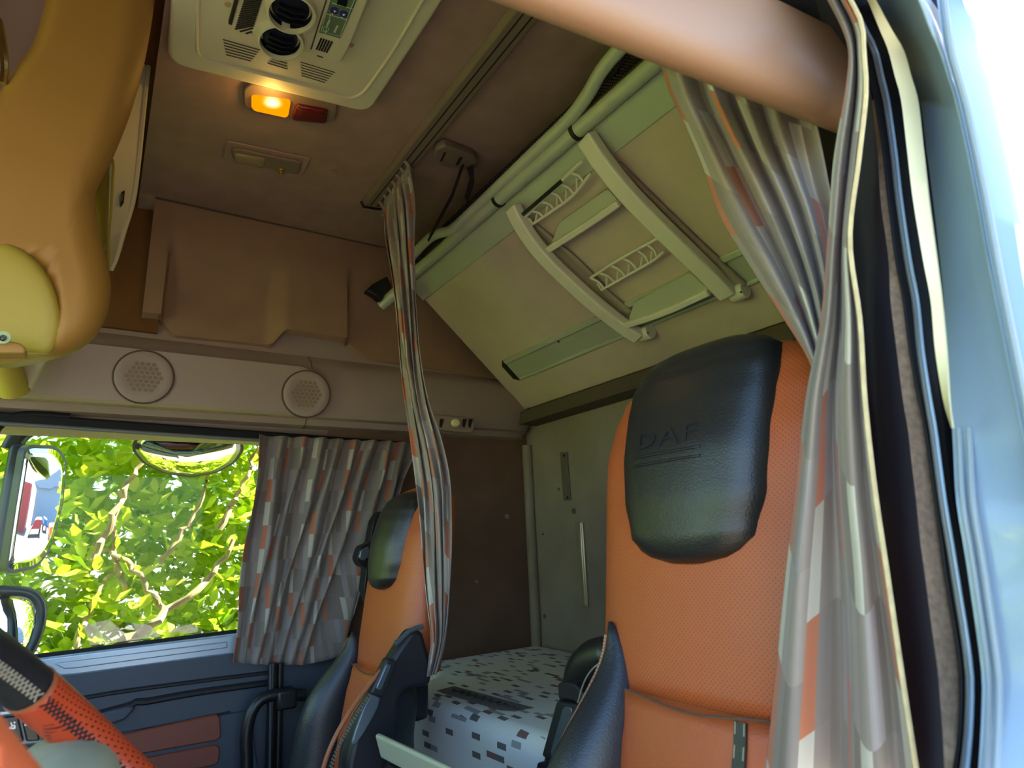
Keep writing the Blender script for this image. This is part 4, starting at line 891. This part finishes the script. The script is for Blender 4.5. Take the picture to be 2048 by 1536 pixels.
def depth_at(q):
    d = edge_d(q); r = 24 + 38 * max(sst(90, 190, q.x), sst(180, 330, q.y)); k = max(0, 1 - d / r); off = .062 * (1 - math.sqrt(max(0, 1 - k * k)))
    lean = .00022 * (470 - q.y) * -1
    e = math.hypot((q.x - 5) / 118, (q.y - 618) / 118)
    cap = max(0, 1 - e); off += .10 * min(1, cap * 1.6) ** .8
    return OD + off + lean * .35
ring_t = [0, .015, .04, .07, .11, .16, .22, .3, .4, .5, .6, .7, .8, .9, .985]; rs = []
back = [ray(q.x, q.y) for q in op]; back = [p * (OD + .062) / p.y for p in back]
rs.append([p + bdir * .30 + V((-.03, 0, .0)) for p in back]); rs.append([p + bdir * .05 for p in back])
for t in ring_t:
    row = []
    for q in op:
        w = q.lerp(ctr, t); p = ray(w.x, w.y); row.append(p * depth_at(w) / p.y)
    rs.append(row)
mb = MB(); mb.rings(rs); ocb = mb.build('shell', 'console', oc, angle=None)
cpx = [(-95, 560), (-60, 515), (0, 488), (40, 497), (78, 528), (104, 570), (119, 618), (120, 660), (103, 703), (60, 705), (0, 702), (-60, 690), (-95, 640)]
cl_ = catmull([V((a, b, 0)) for a, b in cpx + [cpx[0]]], 80)[:-1]; rs = []; cc = V((10, 612, 0))
def cap_d(w): return OD + .012 + .00020 * (w.y - 560) - .00010 * (w.x - 20)
for t, o in ((-.03, .09), (-.02, .02), (0, .004), (.03, -.002), (.12, -.006), (.3, -.008), (.6, -.008), (.985, -.008)):
    row = []
    for q in cl_:
        w = q.lerp(cc, t); p = ray(w.x, w.y); row.append(p * (cap_d(w) + o) / p.y)
    rs.append(row)
mb = MB(); mb.rings(rs); cpo = mb.build('end_cap', 'hedge_lit', oc, angle=None); cpo['label'] = 'rounded end cap with green hedge light in its colour'  # green hedge light put into the cap's colour
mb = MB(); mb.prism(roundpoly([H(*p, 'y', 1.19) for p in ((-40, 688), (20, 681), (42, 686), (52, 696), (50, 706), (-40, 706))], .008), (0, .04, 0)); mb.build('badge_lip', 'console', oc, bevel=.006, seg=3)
mb = MB(); mb.lathe(H(6, 676, 'y', 1.18), (0, -1, 0), [(.010, 0), (.010, .003), (.0098, .0035), (0, .0036)], 20); bd = mb.build('round_badge', 'display_line', oc)
mb = MB(); mb.tube([H(6 + 6 * math.cos(a), 676 + 5 * math.sin(a), 'y', 1.174) for a in (k * .63 for k in range(11))], .0012, 5); mb.tube([H(3, 673, 'y', 1.174), H(9, 679, 'y', 1.174)], .0012, 5); mb.build('badge_mark', 'nozzle', bd)
MB().box((-1.06, 1.25, .74), (-.26, 2.1, 1.14)).build('mounting_body', 'mauve', oc, bevel=.02)
# recess behind the console's near edge
mb = MB(); mb.prism([H(*p, 'y', 1.30) for p in ((-120, -120), (130, -120), (95, 60), (60, 200), (-120, 300))], (0, .05, 0)); rc = mb.build('recess_lining', 'mauve', oc, smooth=False)
mb = MB(); mb.tube(catmull([H(*p, 'y', 1.22) for p in ((-4, 40), (4, 85), (8, 130), (4, 168))], 12), .007, 8); mb.build('chrome_latch', 'chrome', oc)
# pale locker front beyond the console
lk = thing('overhead_locker', 'pale grey overhead locker front with a keyhole beyond the overhead console', 'locker', (-.05, 1.55, .7))
lo = [(312, -60), (312, 0), (304, 70), (296, 140), (288, 210), (277, 320), (266, 400), (248, 460), (232, 515), (221, 540)]; li = [(250, -60), (250, 0), (240, 70), (230, 140), (224, 210), (220, 320), (218, 400), (216, 460), (215, 515), (212, 540)]
mb = MB(); a = catmull([H(*p, 'y', 1.55) for p in lo], 30); b = catmull([H(*p, 'y', 1.50) for p in li], 30)
mb.rings([[p, q, q + V((-.01, .04, 0)), p + V((-.01, .04, 0))] for p, q in zip(a, b)]); lp_ = mb.build('front_panel', 'light_grey', lk)
mb = MB(); mb.tube([p + V((0, -.002, 0)) for p in a], .006, 8); mb.build('edge_bead', 'light_grey', lk)
mb = MB(); mb.prism(roundpoly([H(*p, 'y', 1.515) for p in ((243, 384), (250, 380), (248, 402), (241, 412))], .003), (0, .01, 0)); kh = mb.build('keyhole', 'slot', lk)
mb = MB(); mb.tube([H(246, 388, 'y', 1.512), H(243, 404, 'y', 1.512)], .002, 6); mb.build('key_ring', 'chrome', kh)
mb = MB(); gi = [(226, 318), (228, 330), (223, 420), (219, 470), (219, 530)]; go = [(200, 372), (186, 392), (192, 420), (203, 470), (216, 530)]
a = catmull([H(*p, 'y', 1.50) for p in gi], 16); b = catmull([H(p[0] - 30, p[1], 'y', 1.62) for p in go], 16); mb.grid([a, b]); mb.build('inner_edge', 'hedge_lit', lk, solid=.004)  # edge carries the green hedge light in its colour
# front pillar trims under the console
fp_ = thing('pillar_trim', 'olive front pillar trim below the overhead console end', 'trim', H(30, 790, 'y', 2.0))
mb = MB(); mb.tube([H(-20, 640, 'y', 1.98), H(30, 785, 'y', 2.12)], .035, 16); mb.build('tube_cover', 'hedge_lit', fp_)
mb = MB(); mb.prism([H(*p, 'y', 2.1) for p in ((20, 690), (110, 690), (62, 775), (54, 775))], (0, .03, 0)); mb.build('wedge', 'light_grey', fp_, bevel=.004)

# ------------------------------------------------------------------ near door frame: pillar strips seen edge-on
def pol(tab, rows):
    out = []
    for r in rows:
        for (r0, x0), (r1, x1) in zip(tab, tab[1:]):
            if r0 <= r <= r1: out.append(x0 + (x1 - x0) * (r - r0) / (r1 - r0)); break
        else: out.append(tab[-1][1])
    return out
rows = [-60, -20, 0, 30, 60, 100, 150, 200, 300, 400, 520, 600, 700, 800, 856, 900, 1000, 1090, 1136, 1200, 1266, 1344, 1396, 1474, 1536, 1580]
carpL = [(-60, 1610), (0, 1664), (100, 1722), (200, 1744), (250, 1752), (400, 1761), (520, 1777), (600, 1781), (680, 1791), (780, 1802), (844, 1814), (1000, 1832), (1088, 1841), (1136, 1848), (1266, 1865), (1344, 1876), (1396, 1880), (1474, 1886), (1580, 1890)]
carpR = [(-60, 1612), (0, 1668), (100, 1726), (200, 1748), (250, 1757), (365, 1774), (400, 1775), (520, 1790), (600, 1805), (680, 1814), (780, 1831), (844, 1847), (1000, 1869), (1088, 1881), (1136, 1887), (1266, 1909), (1344, 1919), (1396, 1920), (1474, 1916), (1580, 1900)]
sealR = [(-60, 1690), (0, 1733), (100, 1775), (200, 1800), (400, 1825), (520, 1845), (600, 1860), (700, 1868), (800, 1880), (900, 1892), (1000, 1905), (1136, 1932), (1266, 1952), (1344, 1962), (1396, 1963), (1474, 1960), (1580, 1953)]
crmL = [(-60, 1692), (0, 1735), (100, 1776), (200, 1802), (400, 1826), (520, 1846), (600, 1861), (700, 1870), (800, 1886), (856, 1902), (1580, 1902)]
crmR = [(-60, 1700), (0, 1750), (100, 1806), (200, 1834), (400, 1857), (520, 1873), (600, 1883), (700, 1892), (800, 1898), (856, 1905), (1580, 1905)]
jamL = [(-60, 1700), (0, 1752), (100, 1807), (200, 1840), (400, 1866), (520, 1880), (600, 1888), (700, 1894), (800, 1900), (856, 1904), (1000, 1912), (1136, 1934), (1266, 1953), (1344, 1963), (1396, 1964), (1474, 1961), (1580, 1954)]
jamR = [(-60, 1800), (0, 1843), (60, 1866), (100, 1884), (200, 1916), (300, 1938), (400, 1958), (520, 1980), (600, 1996), (700, 2016), (800, 2036), (1000, 2076), (1580, 2200)]
outR = [(-60, 1905), (0, 1926), (100, 1958), (200, 1984), (300, 2004), (400, 2022), (520, 2040), (600, 2054), (700, 2074), (1580, 2260)]
outL = [(-60, 1866), (0, 1874), (60, 1882), (100, 1889), (200, 1917), (300, 1939), (400, 1959), (520, 1981), (600, 1997), (700, 2017), (800, 2037), (1000, 2077), (1580, 2201)]
def ribbon(L, Rr, yl, yr, name, mat, thick=.03, r0=-60, r1=1580, **kw):
    rw = [r for r in rows if r0 <= r <= r1]; a = catmull([H(x, r, 'y', yl) for x, r in zip(pol(L, rw), rw)], 60); b = catmull([H(x, r, 'y', yr) for x, r in zip(pol(Rr, rw), rw)], 60)
    mb = MB(); mb.rings([[p, q, q + V((thick, .0, 0)), p + V((thick, 0, 0))] for p, q in zip(a, b)])
    return mb.build(name, mat, angle=.6, **kw)
trimL = [(r, x - 200) for r, x in carpL]
J = ribbon(jamL, jamR, .232, .178, 'trim_2', 'paint', .05); J['kind'] = 'structure'
o = ribbon(carpL, carpR, .262, .255, 'carpet_edge', 'carpet', .02, 200); o.parent = J
o = ribbon(carpR, sealR, .257, .240, 'door_seal', 'rubber', .02); o.parent = J
o = ribbon(crmL, crmR, .222, .214, 'cream_strip', 'cream', .003, -60, 856); o.parent = J
o = ribbon(trimL, carpL, .60, .266, 'inner_trim', 'navy', .02); o.parent = J
def tubes(tab, dx, y, r, name, mat, r0=-60):
    rw = [q for q in rows if q >= r0]; mb = MB(); mb.tube(catmull([H(x + dx, q, 'y', y) for x, q in zip(pol(tab, rw), rw)], 60), r, 8); o = mb.build(name, mat); o.parent = J
midS = [(r, x) for r, x in zip(rows, [(a + b) / 2 for a, b in zip(pol(carpR, rows), pol(sealR, rows))])]
tubes(midS, -4, .246, .0022, 'seal_bead', 'sealgrey'); tubes(midS, 3, .243, .0014, 'seal_bead', 'paint'); tubes(carpR, 3, .252, .0014, 'seal_bead', 'rubber', 200)
tubes([(r, x - 3) for r, x in jamR], 0, .178, .0016, 'panel_edge', 'paint'); tubes([(r, x + 14) for r, x in jamL], 0, .226, .0022, 'jamb_bead', 'paint2', 856); tubes([(r, x + 34) for r, x in jamL], 0, .218, .0024, 'jamb_bead', 'paint2', 856)
o = ribbon(outL, outR, .172, .158, 'trim_3', 'paint', .05); o['kind'] = 'structure'
rw = rows; mb = MB(); mb.tube(catmull([H(x + 14, q, 'y', .168) for x, q in zip(pol(outL, rw), rw)], 50), .003, 8); q_ = mb.build('edge_bead', 'paint2'); q_.parent = o
# header bar over the near door
mb = MB(); pa, pb = V((-1.04, .486, .452)), V((.70, .300, .450)); rs = []
for i in range(24):
    t = i / 23; p = pa.lerp(pb, t); row = []
    for (dy, dz) in ((-.004, .125), (-.010, .07), (-.014, .02), (-.010, .004), (-.002, -.004), (.010, -.006), (.024, .002), (.032, .02), (.035, .125)):
        row.append(p + V((0, dy, dz)))
    rs.append(row)
mb.rings(rs); hb = mb.build('trim_4', 'bar', angle=.9); hb['kind'] = 'structure'
mb = MB(); mb.strip([pa.lerp(pb, .786) + V((0, -.014, .055)), pa.lerp(pb, .806) + V((0, -.013, .085))], .010, .004, (0, -1, 0)); mb.build('clip', 'offwhite', hb, bevel=.002)

# ------------------------------------------------------------------ mirrors outside
def mirror(name, label, px, y, target, wpx, hpx, outline, case, rad, thick=.06):
    c = H(px[0], px[1], 'y', y); n = ((-c).normalized() + V(target).normalized()).normalized()
    pts = [HP(*p, c, n) for p in outline]; pts = roundpoly(pts, rad, 6)
    root = thing(name, label, 'mirror', c)
    mb = MB(); cc = sum(pts, V()) / len(pts)
    big = [cc + (p - cc) * 1.06 for p in pts]; sm = [cc + (p - cc) * .6 - n * thick for p in pts]
    mb.rings([[p + n * .001 for p in big], [p - n * thick * .4 for p in big], sm]); mb.build('case', case, root, bevel=.004)
    mb = MB(); rs = [[cc + (p - cc) * k + n * (.0015 + thick * wpx * (1 - k * k)) for p in pts] for k in (1, .85, .7, .5, .3, .12, .01)]; mb.rings(rs); mb.build('mirror_glass', 'mirror', root, angle=None)
    return root, c, n
m1, c1, n1 = mirror('door_mirror', 'tall main door mirror in a dark housing reflecting the yard outside the window', (75, 1015), 2.62, (1, .04, -.015), .05, 0, [(52, 896), (112, 898), (131, 925), (124, 1010), (100, 1095), (74, 1130), (14, 1142), (30, 1030)], 'mirrorcase', .03)
mb = MB(); mb.hexa([H(*p, 'y', 2.66) for p in ((20, 885), (58, 888), (22, 1140), (-30, 1150))] + [H(*p, 'y', 2.76) for p in ((20, 885), (58, 888), (22, 1140), (-30, 1150))]); mb.build('side_housing', 'mirrorcase', m1, bevel=.02, seg=3)
mb = MB(); mb.tube(catmull([H(*p, 'y', 2.70) for p in ((20, 900), (40, 870), (75, 850), (110, 838))], 10), .03, 10); mb.build('arm', 'mirrorcase', m1)
m2, c2, n2 = mirror('wide_angle_mirror', 'small wide angle mirror below the main mirror behind the wheel rim', (25, 1250), 2.60, (1, .05, .10), .12, 0, [(-50, 1190), (40, 1192), (66, 1205), (72, 1240), (60, 1290), (40, 1320), (-50, 1300)], 'mirrorcase', .03)
mb = MB(); mb.tube(catmull([H(*p, 'y', 2.59) for p in ((-60, 1182), (30, 1182), (66, 1190), (82, 1212), (80, 1250), (66, 1290), (48, 1318))], 24), .016, 10); mb.build('housing_rim', 'mirrorcase', m2)
m3, c3, n3 = mirror('kerb_mirror', 'half-round kerb mirror hanging at the top of the passenger window', (375, 908), 2.56, (.16, -.04, -1.0), .5, 0, [(285, 872), (330, 868), (420, 868), (478, 880), (482, 900), (465, 925), (430, 944), (380, 952), (330, 945), (290, 925), (270, 900), (272, 884)], 'mirrorcase', .02, .05)
mb = MB(); mb.lathe(H(350, 858, 'y', 2.5), (0, -1, 0), [(.022, -.03), (.024, 0), (.018, .012), (0, .014)], 18); mb.build('mount', 'black', m3)
mb = MB(); mb.strip([H(385, 868, 'y', 2.5), H(432, 872, 'y', 2.5)], .03, .03, (0, 0, 1)); mb.build('bracket', 'mirrorcase', m3, bevel=.004)

# ------------------------------------------------------------------ outside: hedge, yard, sheds
def hedge(x0, x1, y0, y1, z0, z1, n, size, seed, front=False):
    rnd = random.Random(seed); mb = MB(); tone = []; vs = []; fs = []
    for i in range(n):
        x = rnd.uniform(x0, x1); z = rnd.uniform(z0, z1); d = rnd.random() ** 1.15; y = y0 + (y1 - y0) * d
        y += .14 * noise.noise(V((x * 1.6, z * 1.6, seed)))
        c0 = V((x, y, z)) if not front else V((y, x, z)); k = rnd.choice((3, 4, 5, 6)); up = V((rnd.uniform(-.5, .5), rnd.uniform(-.5, .3), rnd.uniform(.3, 1))).normalized(); ph = rnd.uniform(0, 6.3); a = up.cross(V((1, .2, .1))).normalized(); b = up.cross(a); base = rnd.random()
        for q in range(k):
            an = ph + q * 2.4; dr = (a * math.cos(an) + b * math.sin(an)) * rnd.uniform(.6, 1) + up * rnd.uniform(.2, .9); dr.normalize()
            L = size * rnd.uniform(.7, 1.25); w = L * .24; sd = dr.cross(up); sd = sd.normalized() if sd.length > .05 else a; nn = sd.cross(dr)
            s = c0 + dr * .01; o = len(vs)
            vs += [s, s + dr * L * .3 + sd * w * .8 - nn * .006, s + dr * L * .65 + sd * w, s + dr * L - nn * .012, s + dr * L * .65 - sd * w, s + dr * L * .3 - sd * w * .8 - nn * .006, s + dr * L * .5 - nn * .012]
            fs += [(o, o + 1, o + 6), (o + 1, o + 2, o + 6), (o + 2, o + 3, o + 6), (o + 3, o + 4, o + 6), (o + 4, o + 5, o + 6), (o + 5, o, o + 6)]
            tone += [max(0, min(1, .5 * base + .5 * rnd.random()))] * 7
    mb.v = vs; mb.f = fs; mb.attr = tone; return mb
hg = thing('hedge', 'sunlit yellow-green laurel hedge filling the view through the passenger window', 'hedge', (-.2, 3.4, -2.45)); hg['kind'] = 'stuff'
hb_ = hedge(-3.2, 2.0, 3.05, 4.3, -2.3, 1.2, 17000, .085, 3); o = hb_.build('foliage', 'leaf', hg, recalc=False, angle=None, kind='stuff')
rnd = random.Random(5)
bl = [([(215, 1305), (300, 1250), (420, 1150), (470, 1080)], 3.0, .020), ([(190, 1120), (240, 1000), (300, 900)], 3.02, .016), ([(330, 1220), (260, 1130), (190, 1090)], 3.04, .014), ([(440, 1060), (490, 960), (515, 890)], 3.0, .014), ([(250, 1180), (230, 1090), (240, 980)], 3.06, .011), ([(150, 1300), (190, 1200), (240, 1120)], 3.05, .012), ([(320, 1130), (390, 1020), (420, 930)], 3.04, .012)]
for pl, y, r in bl:
    mb = MB(); q = catmull([H(*p, 'y', y) for p in pl], 16); q = [p + V((rnd.uniform(-.01, .01), rnd.uniform(-.02, .02), rnd.uniform(-.01, .01))) for p in q]
    mb.tube(q, [r * (1 - .5 * i / 15) for i in range(16)], 8); mb.build('branch', 'bark', hg)
fh = hedge(-.5, 3.4, -5.2, -4.2, -2.3, .9, 2600, .13, 8, True); o = fh.build('bounce_hedge', 'leaf', None, recalc=False, angle=None); tag(o, 'unseen hedge added ahead of the windscreen to bounce green light', 'hedge', kind='stuff')  # out-of-view hedge, added for its green bounce onto the console
MB().box((-60, -60, -2.6), (80, 80, -2.45)).build('ground', 'concrete', kind='structure', smooth=False)
b = thing('warehouse', 'grey pitched warehouse seen in the door mirror', 'building', (68, 9, -2.45))
MB().box((58, 2.0, -2.45), (80, 16, 1.6)).build('wall', 'shed', b, smooth=False)
MB().prism([(57.5, 1.7, 1.6), (57.5, 16.3, 1.6), (57.5, 9, 4.2)], (23, 0, 0)).build('roof', 'shed', b, smooth=False)
MB().box((46, -2.6, -2.45), (56, .4, .8)).build('shipping_container', 'redpaint', smooth=False); tag(bpy.data.objects['shipping_container'], 'red container parked before the warehouse', 'container')
for i, (x, y, c, w) in enumerate(((34, 3.6, 'redpaint', 'red'), (40, 6.0, 'bluepaint', 'blue'), (30, 7.5, 'orangepaint', 'orange'))):
    t = thing('parked_trailer', 'low %s trailer parked in the yard behind' % w, 'trailer', (x, y, -2.45), 'trailers in the yard')
    MB().box((x, y, -1.9), (x + 4, y + 1.4, -1.2)).build('bed', c, t, smooth=False, bevel=.05)
    for dx in (.8, 3.2):
        for yy in (y - .02, y + 1.22): mb = MB(); mb.lathe((x + dx, yy, -2.05), (0, 1, 0), [(.4, 0), (.4, .2), (0, .2)], 20); mb.build('wheel', 'rubber', t)

# ------------------------------------------------------------------ light: sky and sun
w = bpy.data.worlds.new('sky'); SC.world = w; w.use_nodes = True; nt = w.node_tree; nt.nodes.clear()
sk = nt.nodes.new('ShaderNodeTexSky'); sk.sky_type = 'HOSEK_WILKIE'; sun_dir = V((.70, -.14, .70)).normalized(); sk.sun_direction = sun_dir; sk.turbidity = 3.2; sk.ground_albedo = .4
bg = nt.nodes.new('ShaderNodeBackground'); bg.inputs[1].default_value = 1.8
ow = nt.nodes.new('ShaderNodeOutputWorld'); nt.links.new(sk.outputs[0], bg.inputs[0]); nt.links.new(bg.outputs[0], ow.inputs[0])
WORLD = bg
sl = bpy.data.lights.new('sun', 'SUN'); sl.energy = 3.6; sl.angle = .01; sl.color = (1, .95, .86)
so = bpy.data.objects.new('sun', sl); COL.objects.link(so); so.rotation_euler = (-sun_dir).to_track_quat('-Z', 'Y').to_euler()
pl_ = bpy.data.lights.new('amber_bulb', 'POINT'); pl_.energy = .04; pl_.color = (1, .55, .12); pl_.shadow_soft_size = .02
po = bpy.data.objects.new('amber_bulb', pl_); COL.objects.link(po); po.location = CE(545, 207, .05)

# ------------------------------------------------------------------ camera and view
cd = bpy.data.cameras.new('camera'); cam = bpy.data.objects.new('camera', cd); COL.objects.link(cam)
mw = Matrix.Identity(4)
for i in range(3): mw[i][0] = RIGHT[i]; mw[i][1] = -DOWN[i]; mw[i][2] = -FWD[i]
cam.matrix_world = mw; cd.sensor_width = 36; cd.lens = 36 * F / 2048; cd.clip_start = .02
cd.dof.use_dof = True; cd.dof.focus_distance = 1.5; cd.dof.aperture_fstop = 7.0
SC.camera = cam
SC.view_settings.view_transform = 'Standard'; SC.view_settings.look = 'None'; SC.view_settings.gamma = 1; SC.view_settings.use_curve_mapping = False
SC.view_settings.exposure = 3.68
SC.cycles.max_bounces = 10; SC.cycles.diffuse_bounces = 6; SC.cycles.use_denoising = True
